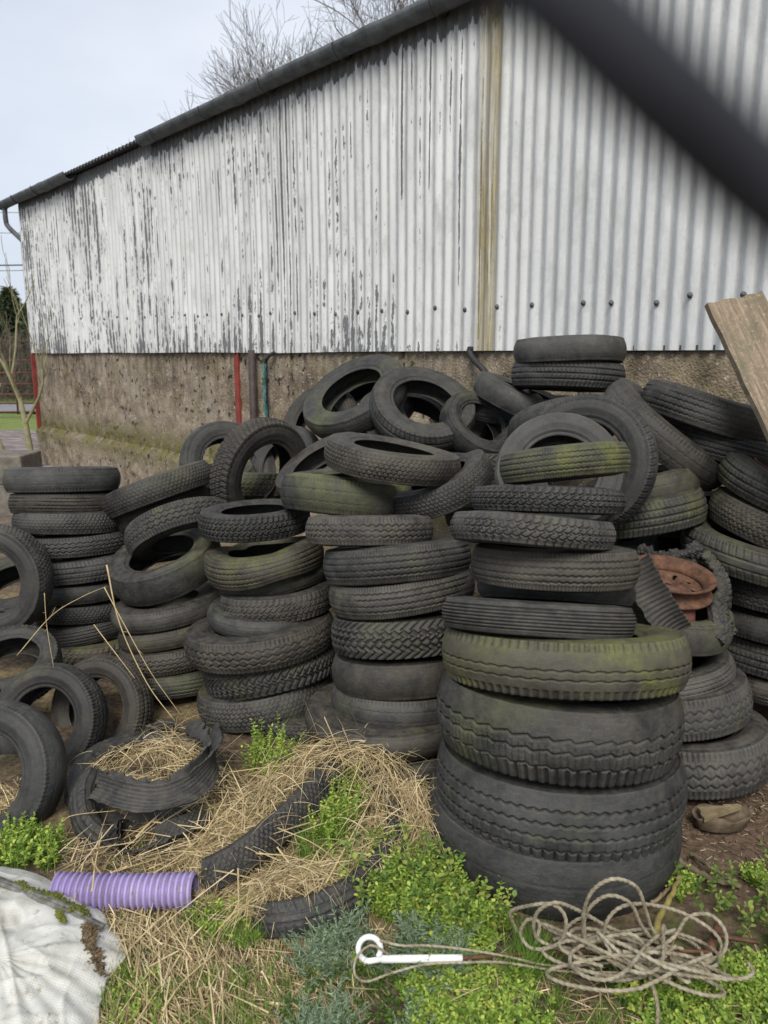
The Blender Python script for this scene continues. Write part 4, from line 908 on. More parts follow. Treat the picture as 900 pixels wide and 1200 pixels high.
# ------------------------------------------------------------------ white woven sheet
def sheet():
    out = [(-90, 1030), (-30, 1015), (0, 1018), (40, 1028), (75, 1042), (112, 1062), (132, 1090), (147, 1118), (128, 1140), (118, 1170), (112, 1200), (95, 1260), (40, 1330), (-60, 1330), (-120, 1200)]
    B = np.array([gnd(a, b, .02) for a, b in out]); B = np.vstack([B, B[:1]]); Bs = spline(B, 181)[:-1]
    C = gnd(0, 1165, .02); nr = 90; n = len(Bs)
    t = np.linspace(0, 1, nr)[1:]; V = [C]; 
    X = C[0]+t[:, None]*(Bs[None, :, 0]-C[0]); Y = C[1]+t[:, None]*(Bs[None, :, 1]-C[1])
    edge = 1+.02*(fbm(np.arange(n)*.35, np.zeros(n), 2, 3)-.5)[None]
    X = C[0]+(X-C[0])*edge; Y = C[1]+(Y-C[1])*edge
    tt = t[:, None]+0*X
    Z = .10*np.clip(1-tt**2.2, 0, 1)+gh(X, Y)+.012
    Z += (fbm(X*4+3, Y*7, 3, 3)-.5)*.07*np.clip(1-tt**4, 0, 1)
    rdg = lambda a, b, k: 1-2*np.abs(vnoise(a, b, k)-.5)
    Z += (rdg(X*9+Y*6, Y*3-X*2, 1)**5*.007+rdg(X*4-Y*10, Y*4+X*5, 2)**6*.006+rdg(X*22, Y*9, 4)**4*.003)*np.clip(1.05-tt**6, 0, 1)
    Z += .004*np.sin(np.arctan2(Y-C[1], X-C[0])*23+X*20)*tt
    P = np.stack([X, Y, Z], -1).reshape(-1, 3); P = np.vstack([[C[0], C[1], Z[0].mean()], P])
    Fc = [(0, 1+j, 1+(j+1) % n) for j in range(n)]
    Fc += [(1+i*n+j, 1+(i+1)*n+j, 1+(i+1)*n+(j+1) % n, 1+i*n+(j+1) % n) for i in range(nr-2) for j in range(n)]
    m = Mat('white_woven', .7, .3); v = m.vec((1, 1, 1))
    wv = m.n('ShaderNodeTexWave', wave_type='BANDS', bands_direction='X', i_Scale=48.0, i_Distortion=.6); m.l(v, wv.inputs['Vector'])
    wv2 = m.n('ShaderNodeTexWave', wave_type='BANDS', bands_direction='Y', i_Scale=48.0, i_Distortion=.6); m.l(v, wv2.inputs['Vector'])
    weave = m.math('MULTIPLY', wv.outputs['Fac'], wv2.outputs['Fac'])
    f = m.noise(v, 7, 7, .7); g = m.noise(v, 30, 6, .7)
    c = m.ramp(f, [(.3, (.36, .345, .29)), (.48, (.56, .555, .51)), (.7, (.68, .68, .65))])
    c = m.mix(m.mr(weave, 0, 1, .13, 0), c, (.30, .30, .27))
    c = m.mix(m.mr(g, .56, .70, 0, .8), c, (.20, .18, .10))
    c = m.mix(m.mr(m.noise(m.vec((1, 3, 1)), 6, 5, .7), .56, .68, 0, .55), c, (.30, .29, .17))
    m.color(c); m.bump(m.math('ADD', m.math('MULTIPLY', weave, .5), g), .35, .003)
    root = mesh_obj('woven_sheet', P, Fc, m.m, None, True)
    root.modifiers.new('t', 'SOLIDIFY').thickness = .0025
    tag(root, 'white woven plastic sheet with a mossy seam in the lower left corner', 'sheet')
    # rolled seam with moss
    def zs(p): 
        d = np.hypot(P[:, 0]-p[0], P[:, 1]-p[1]); return P[np.argmin(d), 2]
    pts = [gnd(a, b, .08) for a, b in ((-50, 1050), (-10, 1048), (20, 1050), (50, 1062), (80, 1070), (105, 1071), (120, 1072))]
    pts = [np.array([p[0], p[1], zs(p)+.008]) for p in pts]
    mm = simple('seam_roll', (.07, .07, .065), (.22, .22, .20), 40, .9, .6, .004)
    for k in range(3):
        mb = MB(); mb.tube(spline([p+np.array([0, .009*(k-1), .004*(k == 1)]) for p in pts], 60), .0075-.001*k, 8, lobes=3, turns=40, amp=.3); mb.build('seam', mm, root, True)
    mo = simple('moss', (.07, .085, .012), (.20, .21, .04), 90, .95, .9, .006)
    ico = [(math.cos(a)*math.cos(b), math.sin(a)*math.cos(b), math.sin(b)) for b in (0., .5, 1.0) for a in np.arange(0, 6.28, .785)]
    blobs = [(random.uniform(-20, 108), random.gauss(0, 1)) for _ in range(260)]+[(70+random.gauss(0, 13), random.gauss(-1, 1.6)) for _ in range(420)]+[(72+random.gauss(0, 2.5), 8+random.gauss(0, 1)) for _ in range(60)]
    mbs = {0: MB(), 1: MB()}
    for px, d in blobs:
        mb = mbs[int(px > 55)]
        py = np.interp(px, [-20, 20, 50, 80, 105], [1046, 1048, 1060, 1068, 1069])+d*2.5-2; p = gnd(px, py, .08); r = random.uniform(.0025, .0065)
        if px < 40 and random.random() < .5: continue
        z = zs(p)+.012; mb.add([np.array([p[0], p[1], z])+r*np.array(u) for u in ico]+[np.array([p[0], p[1], z+r])], [(8*i+j, 8*i+(j+1) % 8, 8*(i+1)+(j+1) % 8, 8*(i+1)+j) for i in range(2) for j in range(8)]+[(16+j, 16+(j+1) % 8, 24) for j in range(8)])
    for mb in mbs.values(): mb.build('moss', mo, root, True)
    # torn hole showing litter: dark debris lying on the cloth
    mb = MB()
    for _ in range(420):
        k = random.random(); px = np.interp(k, [0, .5, 1], [108, 104, 118])+random.gauss(0, 3.5); py = np.interp(k, [0, 1], [1092, 1135])+random.gauss(0, 2.5)
        p = gnd(px, py, .04); z = zs(p)+.005; a = random.uniform(0, 6.28); l = random.uniform(.004, .013)
        mb.tube([[p[0], p[1], z], [p[0]+l*math.cos(a), p[1]+l*math.sin(a), z+random.uniform(0, .006)]], .0022, 4)
    mb.build('debris', simple('debris', (.05, .035, .02), (.22, .16, .09), 60, .95, .3), root)
sheet()
# ------------------------------------------------------------------ pigtail stake with rope
def stake():
    a, b = gnd(447, 1124, .07), gnd(542, 1123, .075); e = gnd(700, 1113, .05); e2 = gnd(852, 1116, .06)
    root = empty('fence_stake', tuple(gnd(600, 1120, 0))); tag(root, 'white pigtail electric fence stake with rusty rod lying across the weeds', 'fence stake')
    mb = MB(); mb.tube(spline([a, b], 12), .0098, 12); 
    o = mb.build('sleeve', M['whiteplastic'], None, True); reparent(o, root)
    # pigtail loop standing up in the picture plane
    ce = gnd(433, 1112, .085); up = np.array([0, .35, .94]); rt = np.array([1, 0, 0.]); r = .029
    P = [ce+r*(math.cos(t)*rt+math.sin(t)*up) for t in np.linspace(R(-20), R(255), 26)]
    P = [a+np.array([-.0, 0, 0])]+[gnd(422, 1128, .07)+(a-gnd(422, 1128, .07))*.3]+[ce+r*(math.cos(t)*rt+math.sin(t)*up) for t in np.linspace(R(-95), R(-400), 30)]
    mb = MB(); mb.tube(spline(P, 80), .0075, 10); o = mb.build('pigtail', M['whiteplastic'], None, True); reparent(o, root)
    mb = MB(); mb.tube(spline([b-(b-a)*.05, e, e2], 20), .0048, 8); o = mb.build('rod', M['rust'], None, True); reparent(o, root)
    f1 = gnd(838, 1092, .06); mb = MB(); mb.tube([gnd(832, 1116, .05), gnd(842, 1084, .08)], [.016, .010], 10); mb.box(gnd(862, 1100, .09), (.055, -.012, 0), (0, .003, 0.003), (0, 0, .003)); o = mb.build('foot', M['rust'], None, True); reparent(o, root)
stake()
def rope():
    rr = random.Random(3); m = Mat('rope', .9, .15); v = m.vec((1, 1, 1)); f = m.noise(v, 25, 6, .7)
    m.color(m.ramp(f, [(.3, (.13, .105, .07)), (.5, (.28, .245, .175)), (.7, (.43, .39, .30))])); m.bump(m.noise(v, 300, 3), .4, .002)
    def g(px, py, z): return gnd(px, py, z)
    paths = []
    # standing loops, traced left to right, and the tangle below
    paths.append([g(606, 1092, .08), g(598, 1070, .14), g(616, 1062, .20), g(648, 1060, .24), g(663, 1078, .20), g(655, 1105, .12), g(625, 1112, .08), g(610, 1095, .09), g(618, 1078, .13), g(632, 1082, .13), g(628, 1105, .08)])
    paths.append([g(672, 1118, .06), g(630, 1100, .10), g(628, 1072, .20), g(650, 1058, .25), g(680, 1068, .20), g(710, 1085, .13), g(740, 1098, .08)])
    paths.append([g(683, 1100, .10), g(684, 1068, .22), g(696, 1042, .30), g(720, 1030, .34), g(746, 1040, .30), g(757, 1068, .22), g(765, 1090, .14), g(790, 1118, .08), g(800, 1140, .05)])
    paths.append([g(686, 1110, .08), g(686, 1072, .18), g(710, 1050, .26), g(738, 1058, .24), g(752, 1085, .16), g(770, 1105, .10), g(800, 1112, .07)])
    paths.append([g(706, 1105, .08), g(712, 1078, .16), g(730, 1062, .2), g(760, 1060, .19), g(800, 1070, .15), g(836, 1092, .12), g(845, 1115, .08), g(820, 1132, .05), g(770, 1138, .04)])
    paths.append([g(760, 1118, .1), g(790, 1098, .12), g(806, 1075, .14), g(832, 1072, .16), g(850, 1092, .14), g(846, 1118, .08), g(815, 1128, .05)])
    paths.append([g(700, 1100, .13), g(740, 1095, .16), g(758, 1115, .13), g(762, 1145, .07), g(770, 1175, .04), g(770, 1200, .04), g(760, 1225, .04)])
    # long flattened coils
    for k in range(11):
        cx, cy = rr.uniform(715, 765), rr.uniform(1108, 1132); ax_, ay_ = rr.uniform(40, 105), rr.uniform(9, 28); p0 = rr.uniform(0, 6.28); tw = rr.uniform(-.15, .15)
        P = []
        for t in np.linspace(0, rr.uniform(4.5, 8), 22):
            x = ax_*math.cos(t+p0)*(1+.25*math.sin(2.3*t+k)); y = ay_*math.sin(t*(1+.07*k)+p0)*(1+.4*math.cos(1.7*t+k))+tw*x
            P.append(g(cx+x, cy+y, .035+.02*k/2+.025*math.sin(t*1.9+k)))
        paths.append(P)
    # trailing ends towards the white loop
    paths.append([g(720, 1128, .05), g(650, 1132, .05), g(590, 1120, .08), g(540, 1112, .10), g(500, 1108, .10), g(470, 1108, .1), g(445, 1102, .11)])
    paths.append([g(740, 1140, .04), g(660, 1138, .05), g(590, 1128, .07), g(545, 1128, .095), g(500, 1130, .095), g(460, 1140, .08), g(430, 1150, .06), g(416, 1142, .08), g(418, 1122, .1), g(435, 1108, .11), g(455, 1118, .10)])
    V = []; mb = MB()
    for k, P in enumerate(paths):
        Q = spline(P, 55*len(P)); dark = k >= len(paths)-2
        mb.tube(Q, .0043 if not dark else .0028, 12, lobes=3, turns=1/.050, amp=.55)
    o = mb.build('rope', m.m, None, True); tag(o, 'tangled heap of pale twisted rope in front of the lorry tyres', 'rope')
rope()
# ------------------------------------------------------------------ plank, pan, sticks, blocks
def plank():
    tl, tr_ = at(829, 355, 3.10), at(893, 337, 3.14); d0 = at(829+70*2.4, 355+150*2.4, 2.55)-tl; d0 /= np.linalg.norm(d0)
    d1 = at(829+70*2.4, 355+150*2.4, 2.55); Ln = np.linalg.norm(d1-tl)
    Ln = (tl[2]-.02)/(-d0[2]); x = tr_-tl; wdt = np.linalg.norm(x); x = x-d0*np.dot(x, d0); x /= np.linalg.norm(x); n_ = np.cross(d0, x); n_ /= np.linalg.norm(n_)
    if n_[1] > 0: n_ = -n_
    nu, nv = 30, 160; V = []; th = .028; wdt *= .98
    for side in (0, 1):
        for i in range(nv):
            for j in range(nu):
                t = i/(nv-1)*Ln; u = j/(nu-1)
                e = .005*(vnoise(t*14., 1.*(j > nu/2), 2)-.5) if j in (0, nu-1) else 0
                st = .02*(vnoise(u*7., 3., 1)-.3)*(i == 0)+.010*u*(i == 0)
                V.append(tl+d0*(t+st)+x*(u*wdt+e)+n_*(-th*side+(.0022*(vnoise(u*30., t*3, 3)-.5) if side == 0 else 0)))
    idx = np.arange(2*nv*nu).reshape(2, nv, nu); a, b = idx
    Fs = [np.stack([a[:-1, :-1], a[:-1, 1:], a[1:, 1:], a[1:, :-1]], -1).reshape(-1, 4), np.stack([b[:-1, :-1], b[1:, :-1], b[1:, 1:], b[:-1, 1:]], -1).reshape(-1, 4)]
    for p_, q_ in ((a[:, 0], b[:, 0]), (a[:, -1], b[:, -1]), (a[0, :], b[0, :]), (a[-1, :], b[-1, :])): Fs.append(np.stack([p_[:-1], p_[1:], q_[1:], q_[:-1]], -1))
    m = Mat('weathered_plank', .85, .25)
    # grain runs along the board: board coordinates as attributes
    V = np.array(V); du = (V-tl)@x; dt = (V-tl)@d0
    S, Tt = m.attr('bu'), m.attr('bt'); cmb = m.n('ShaderNodeCombineXYZ'); m.l(S, cmb.inputs[0]); m.l(Tt, cmb.inputs[1]); v = cmb.outputs[0]
    f = m.noise(m.vec((70, 3.5, 1), v), 1, 7, .7); g = m.noise(m.vec((8, 5, 1), v), 1, 6, .7); h = m.noise(m.vec((60, 60, 1), v), 1, 5, .7)
    c = m.ramp(f, [(.3, (.11, .08, .055)), (.5, (.25, .19, .135)), (.7, (.37, .30, .22))])
    c = m.mix(m.mr(g, .42, .62, 0, .85), c, (.12, .115, .075)); c = m.mix(m.mr(h, .55, .68, 0, .6), c, (.45, .36, .25)); c = m.mix(m.mr(h, .40, .30, 0, .7), c, (.08, .06, .04))
    kn = m.n('ShaderNodeTexVoronoi', i_Scale=1.0); m.l(m.vec((7, 4, 1), v), kn.inputs['Vector']); c = m.mix(m.mr(kn.outputs['Distance'], .16, .05, 0, .6), c, (.30, .14, .07))
    m.color(c); m.bump(m.math('ADD', f, m.math('MULTIPLY', h, .7)), .5, .004)
    o = mesh_obj('plank', V, np.concatenate(Fs), m.m, None, False, {'bu': du, 'bt': dt}); tag(o, 'weathered brown wooden plank leaning against the tyres at the right edge', 'plank')
plank()
def pan():
    c = gnd(843, 962, .03); mb = MB(); nn = 30
    ring = lambda s, z, dz=0: [c+np.array([s*.098*math.cos(t)*(1+.07*math.cos(3*t)), s*.050*math.sin(t), z+dz*(vnoise(t*2.+3, s, 2)-.5)]) for t in np.linspace(0, 2*math.pi, nn, endpoint=False)]
    rs = [ring(.80, -.02), ring(.90, -.015), ring(1.0, .018), ring(1.05, .034, .022), ring(.99, .032, .022), ring(.92, .015), ring(.7, .005), ring(.2, .0)]
    V = sum(rs, []); Fc = [(i*nn+j, i*nn+(j+1) % nn, (i+1)*nn+(j+1) % nn, (i+1)*nn+j) for i in range(len(rs)-1) for j in range(nn)]+[tuple((len(rs)-1)*nn+j for j in range(nn))]
    mb.add(V, Fc); root = mb.build('trough', simple('old_trough', (.07, .048, .03), (.17, .13, .09), 25, .9, .6, .004), None, True)
    tag(root, 'small rough earthen trough with split wood in it beside the tyre stack', 'trough')
    for k in range(4):
        mb = MB(); o_ = np.array([0, -.012*k+.02, .034+.006*(k % 2)]); d = np.array([.075, .016+.004*k, .004*k-.006]); mb.box(c+o_, d, (0, .006, 0), (0, .0, .007))
        s = tag(mb.build('split_wood', M['stick']), ['splinter of wood at the back of the small trough', 'second splinter from the back in the small trough', 'third splinter from the back in the small trough', 'front splinter of wood in the small trough'][k], 'wood splinter', 'wood splinters in the trough')
pan()
def blocks():
    c = gnd(5, 607, 0); Y = c[1]
    w0, w1 = at(-60, 600, Y)[0], at(28, 600, Y)[0]
    for k, (z0, z1, dx, lab) in enumerate(((0, .33, .0, 'lower concrete block of two stacked beside the far left tyres'), (.333, .62, .012, 'upper concrete block of two stacked beside the far left tyres'))):
        mb = MB(); mb.box(((w0+w1)/2+dx, Y+.25, (z0+z1)/2), ((w1-w0)/2, 0, 0), (0, .24, 0), (0, 0, (z1-z0)/2)); o = mb.build('concrete_block', M['block']); tag(o, lab, 'concrete block', 'stacked concrete blocks')
        bv = o.modifiers.new('b', 'BEVEL'); bv.width = .014; bv.segments = 2
blocks()
def stick(P, r, label, mat='stick', name='stick', cat='stick', grp='fallen sticks on the soil'):
    mb = MB(); Q = spline(P, 24); Q += np.random.default_rng(int(P[0][0]*1000) % 97).normal(0, .002, Q.shape); mb.tube(Q, np.linspace(r, r*.6, 24), 8); return tag(mb.build(name, M[mat], None, True), label, cat, grp)
ys = simple('lichen_stick', (.16, .13, .05), (.32, .27, .08), 30, .9, .4, .003); M['lichen'] = ys
stick([gnd(766, 1106, .05), gnd(772, 1080, .06), gnd(786, 1050, .06), gnd(799, 1026, .05)], .011, 'yellowish lichen covered stick standing among the rope', 'lichen')
stick([gnd(778, 992, .02), gnd(800, 1012, .02), gnd(830, 1028, .02), gnd(870, 1040, .015)], .013, 'long brown root lying on the soil right of the lorry tyres', 'bark')
stick([gnd(782, 1000, .03), gnd(792, 1012, .04), gnd(793, 1032, .03)], .009, 'short curved stick by the foot of the lorry tyres', 'stick')
stick([gnd(765, 1060, .04), gnd(780, 1045, .04), gnd(792, 1034, .03)], .006, 'thin pale stick between rope and root', 'stick')
stick([gnd(810, 1000, .02), gnd(835, 1018, .03), gnd(862, 1036, .02)], .007, 'thin root alongside the long brown root', 'bark')

# ------------------------------------------------------------------ vegetation
def inpoly(x, y, P):
    P = np.asarray(P); c = np.zeros(len(x), bool); j = len(P)-1
    for i in range(len(P)):
        xi, yi, xj, yj = P[i][0], P[i][1], P[j][0], P[j][1]
        c ^= ((yi > y) != (yj > y)) & (x < (xj-xi)*(y-yi)/(yj-yi+1e-12)+xi); j = i
    return c
def gpoly(pts, z=.0): return np.array([gnd(a, b, z)[:2] for a, b in pts])
def scatter(P, n, clump=0, thr=.5, k=0):
    lo, hi = P.min(0), P.max(0); out = np.zeros((0, 2))
    while len(out) < n:
        q_ = rng.uniform(lo, hi, (n*3, 2)); q_ = q_[inpoly(q_[:, 0], q_[:, 1], P)]
        if clump: q_ = q_[fbm(q_[:, 0]*clump+7, q_[:, 1]*clump+3, k, 3) > thr]
        out = np.vstack([out, q_])
    out = out[:n]; return out
def lift(xy, z=0): return np.column_stack([xy, gh(xy[:, 0], xy[:, 1])+z])
def foliage_mat(name, ca, cb, cc=None, trans=.25, sc=14):
    m = Mat(name, .6, .25); g = m.n('ShaderNodeNewGeometry'); r = g.outputs['Random Per Island']
    f = m.noise(m.vec((1, 1, 1)), sc, 3)
    c = m.ramp(m.math('ADD', m.math('MULTIPLY', r, .6), m.math('MULTIPLY', f, .4)), [(.1, ca), (.55, cb), (.92, cc or cb)])
    m.color(c); m.b.inputs['Transmission Weight'].default_value = 0
    tr = m.n('ShaderNodeBsdfTranslucent'); m.l(c, tr.inputs[0]); mxs = m.n('ShaderNodeMixShader', i_0=trans)
    out = m.nt.nodes['Material Output']; m.l(m.b.outputs[0], mxs.inputs[1]); m.l(tr.outputs[0], mxs.inputs[2]); m.l(mxs.outputs[0], out.inputs[0])
    return m.m
M['leaf'] = foliage_mat('weed_green', (.10, .19, .025), (.27, .40, .07), (.58, .60, .12))
M['leafdark'] = foliage_mat('leaf_dark', (.035, .07, .018), (.08, .14, .03), (.14, .20, .04))
M['silver'] = foliage_mat('silver_green', (.09, .14, .085), (.20, .28, .17), (.36, .42, .28), .1)
M['grass'] = foliage_mat('grass_green', (.07, .15, .02), (.15, .28, .04), (.30, .38, .09))
M['straw'] = foliage_mat('dry_straw', (.14, .10, .055), (.54, .42, .22), (.88, .76, .50), .15, 30)
def leaves(centres, dirs, L_, Wd, up):
    """folded diamond leaves; 6 verts each"""
    m = len(centres); d = dirs/np.linalg.norm(dirs, axis=1)[:, None]; s = np.cross(d, up); s /= np.linalg.norm(s, axis=1)[:, None]+1e-9
    n_ = np.cross(s, d); L_ = L_[:, None]; Wd = Wd[:, None]
    V = np.stack([centres, centres+d*L_*.45+s*Wd*.5+n_*Wd*.18, centres+d*L_*.8+s*Wd*.33+n_*Wd*.1, centres+d*L_-n_*L_*.10, centres+d*L_*.8-s*Wd*.33+n_*Wd*.1, centres+d*L_*.45-s*Wd*.5+n_*Wd*.18, centres+d*L_*.5], 1).reshape(-1, 3)
    f = np.array([[0, 1, 2, 6], [6, 2, 3, 4], [0, 6, 4, 5]])
    return V, (np.arange(m)[:, None, None]*7+f[None]).reshape(-1, 4)
def sprigs(xy, hmin, hmax, leafL, nper, lean=.5, z0=0.):
    m = len(xy); root = lift(xy, z0); h = rng.uniform(hmin, hmax, m); a = rng.uniform(0, 6.28, m); ln = rng.uniform(0, lean, m)
    d = np.stack([np.cos(a)*ln, np.sin(a)*ln, np.ones(m)], -1)
    parts = []; ts = np.linspace(.25, 1, nper); C, D_, Lf = [], [], []
    stemV, stemF = segs(root, root+d*h[:, None], np.full(m, .0012), np.full(m, .0007), 3); parts.append((stemV, stemF))
    for i, t in enumerate(ts):
        for side in (0, 1):
            b = rng.uniform(0, 6.28, m) if side == 0 else b+math.pi+rng.normal(0, .3, m)
            up_ = rng.uniform(.1, .9, m)*(1 if i < nper-1 else 1.3)
            C.append(root+d*(h*t)[:, None]); D_.append(np.stack([np.cos(b), np.sin(b), up_], -1)); Lf.append(leafL*(1-.35*abs(t-.6))*rng.uniform(.7, 1.25, m))
    C, D_, Lf = np.concatenate(C), np.concatenate(D_), np.concatenate(Lf)
    parts.append(leaves(C, D_, Lf, Lf*rng.uniform(.5, .7, len(Lf)), np.array([0, 0, 1.])+rng.normal(0, .25, (len(C), 3))))
    return parts
def veg(name, parts, mat, label=None, cat=None, kind='stuff', group=None):
    V, Fc = merge(parts); o = mesh_obj(name, V, Fc, mat, None, True); return tag(o, label, cat, group, kind)
# chickweed mats: bottom centre and right
wA = gpoly([(395, 1050), (430, 1022), (480, 1020), (540, 1055), (590, 1085), (600, 1110), (560, 1125), (600, 1150), (700, 1160), (860, 1150), (980, 1160), (1050, 1330), (420, 1330), (470, 1180), (420, 1130)])
wB = gpoly([(785, 1045), (820, 1028), (870, 1030), (980, 1010), (1060, 1150), (880, 1170), (840, 1140), (850, 1100), (810, 1070)])
parts = sprigs(scatter(wA, 2300, 6, .50, 1), .012, .055, .0135, 5, .9)+sprigs(scatter(wB, 900, 7, .50, 2), .015, .06, .0125, 5, .9)
wC = gpoly([(385, 1050), (430, 1018), (485, 1018), (560, 1065), (600, 1095), (560, 1110), (470, 1098), (420, 1080)])
parts += sprigs(scatter(wC, 400), .03, .125, .0155, 8, .75)
veg('chickweed', parts, M['leaf'], 'bright green chickweed mat covering the ground in front', 'weeds')
# low undergrowth below it, darker, and tufts elsewhere
wall_ = gpoly([(370, 1060), (600, 1080), (1000, 1120), (1050, 1330), (300, 1330), (340, 1160)])
veg('undergrowth', sprigs(scatter(wall_, 900, 4, .45, 3), .01, .04, .014, 4), M['leafdark'], 'darker leaves low under the chickweed', 'weeds')
# silvery feathery plants
def feather(xy, hmin, hmax):
    m = len(xy); root = lift(xy, .0); parts = []
    for k in range(7):
        a = rng.uniform(0, 6.28, m); e = rng.uniform(.5, 1.6, m); d = np.stack([np.cos(a), np.sin(a), e], -1); d /= np.linalg.norm(d, axis=1)[:, None]
        Ln = rng.uniform(hmin, hmax, m)
        parts.append(segs(root, root+d*Ln[:, None], np.full(m, .0012), np.full(m, .0006), 3))
        for t in np.linspace(.15, 1, 15):
            P = root+d*(Ln*t)[:, None]
            for sgn in (-1, 1):
                sd_ = np.cross(d, np.array([0, 0, 1.]))*sgn; dd = sd_+d*.7+rng.normal(0, .28, (m, 3)); LL = Ln*.24*(1.15-t*.75)
                parts.append(blades(P, dd, LL, np.full(m, .0024), np.full(m, .1), 2))
    return parts
wS = gpoly([(350, 1130), (400, 1085), (470, 1085), (545, 1105), (540, 1150), (500, 1200), (470, 1290), (350, 1290), (345, 1190)])
veg('yarrow', feather(scatter(wS, 120, 9, .5, 4), .035, .12), M['silver'], 'feathery grey green plants around the white stake', 'weeds')
# grass tufts
def tuft(xy, n, l0, l1, wd=.0022, spread=.6, z0=0):
    m = len(xy)*n; root = np.repeat(lift(xy, z0), n, 0)+np.column_stack([rng.normal(0, .012, (m, 2)), np.zeros(m)])
    a = rng.uniform(0, 6.28, m); sp_ = rng.uniform(.05, spread, m); d = np.stack([np.cos(a)*sp_, np.sin(a)*sp_, np.ones(m)], -1)
    return blades(root, d, rng.uniform(l0, l1, m), rng.uniform(.7, 1.3, m)*wd, rng.uniform(.05, .5, m), 4)
lanky = sprigs(scatter(wC, 80), .07, .16, .022, 7, .8)+sprigs(scatter(wB, 60), .05, .11, .02, 6, .9)
veg('goosegrass', lanky+[tuft(scatter(wA, 80), 9, .03, .09, .003, 1.4)], foliage_mat('weed_mid', (.07, .13, .03), (.15, .24, .05), (.42, .40, .10)), 'longer leaved weeds poking out of the chickweed', 'weeds')
gp = [([(215, 1075), (290, 1060), (315, 1085), (300, 1112), (240, 1115)], 60, .03, .075), ([(110, 1135), (165, 1130), (180, 1180), (130, 1210)], 40, .02, .05), ([(180, 1150), (340, 1120), (360, 1290), (130, 1290)], 75, .03, .08),
      ([(-40, 990), (30, 978), (75, 985), (70, 1020), (-40, 1030)], 50, .03, .09), ([(600, 1120), (640, 1115), (655, 1160), (590, 1170)], 26, .08, .16), ([(350, 985), (420, 960), (410, 1010), (360, 1025)], 45, .04, .12),
      ([(560, 1180), (900, 1150), (960, 1300), (560, 1300)], 60, .03, .09)]
veg('grass', [tuft(scatter(gpoly(p_), n_), 22, a_, b_) for p_, n_, a_, b_ in gp], M['grass'], 'fresh green grass tufts between straw and weeds', 'grass')
veg('leafy_weeds', sprigs(scatter(gpoly([(288, 912), (300, 880), (330, 875), (345, 905), (320, 925)]), 60), .05, .16, .015, 8, .7)+sprigs(scatter(gpoly([(-30, 1000), (10, 975), (72, 985), (68, 1022), (0, 1030)]), 120), .02, .08, .016, 6, .8)
    +sprigs(scatter(gpoly([(365, 1000), (400, 940), (430, 935), (420, 985), (385, 1020)]), 90), .06, .15, .013, 8, .4)+sprigs(scatter(gpoly([(130, 1150), (190, 1140), (200, 1260), (120, 1260)]), 110), .01, .04, .012, 4)
    +sprigs(scatter(gpoly([(225, 1075), (300, 1060), (310, 1100), (240, 1110)]), 80), .02, .06, .012, 5), M['leaf'], 'small leafy weeds growing between the tyres and straw', 'weeds')
# matted straw on the ground
def mat_straw(P, n, z0, z1, l0=.06, l1=.2, dirmean=None, k=0, wd=.0024, clump=0):
    xy = scatter(P, n, clump, .48, k); r = lift(xy, 0); r[:, 2] += rng.uniform(z0, z1, n)
    a = rng.uniform(0, 6.28, n) if dirmean is None else rng.normal(dirmean, .5, n)+math.pi*(rng.random(n) < .5)
    d = np.stack([np.cos(a), np.sin(a), rng.normal(.03, .12, n)], -1)
    return blades(r, d, rng.uniform(l0, l1, n), rng.uniform(.5, 1.4, n)*wd, rng.uniform(-.02, .12, n), 3, side=np.cross(d, np.array([0, 0, 1.])+rng.normal(0, .4, (n, 3))))
sA_ = gpoly([(100, 1060), (240, 1050), (300, 1030), (330, 1080), (470, 1100), (390, 1300), (90, 1300), (115, 1160)])
sB_ = gpoly([(60, 1030), (160, 985), (240, 960), (300, 900), (350, 880), (500, 900), (520, 1000), (500, 1050), (350, 1050), (250, 1050)])
veg('grass_blades', [tuft(scatter(sB_, 70), 8, .03, .10, .0022, .9), tuft(scatter(sA_, 170), 9, .015, .05, .002, .9)], M['grass'], 'sparse green blades coming up through the straw', 'grass')
parts = [mat_straw(sA_, 5200, .0, .02, .02, .085, R(118), wd=.0021), mat_straw(sB_, 1500, .0, .03, .05, .18), mat_straw(gpoly([(130, 1070), (240, 1060), (330, 1300), (150, 1300)]), 420, .01, .04, .06, .2, R(118), wd=.003)]
parts += [mat_straw(sB_, 260, .01, .09, .08, .30, None, 0, .0045), mat_straw(sA_, 70, .01, .04, .06, .2, None, 0, .0045)]
parts += [mat_straw(gpoly([(500, 1130), (900, 1120), (1000, 1330), (480, 1330)]), 1300, .0, .03, .04, .14)]
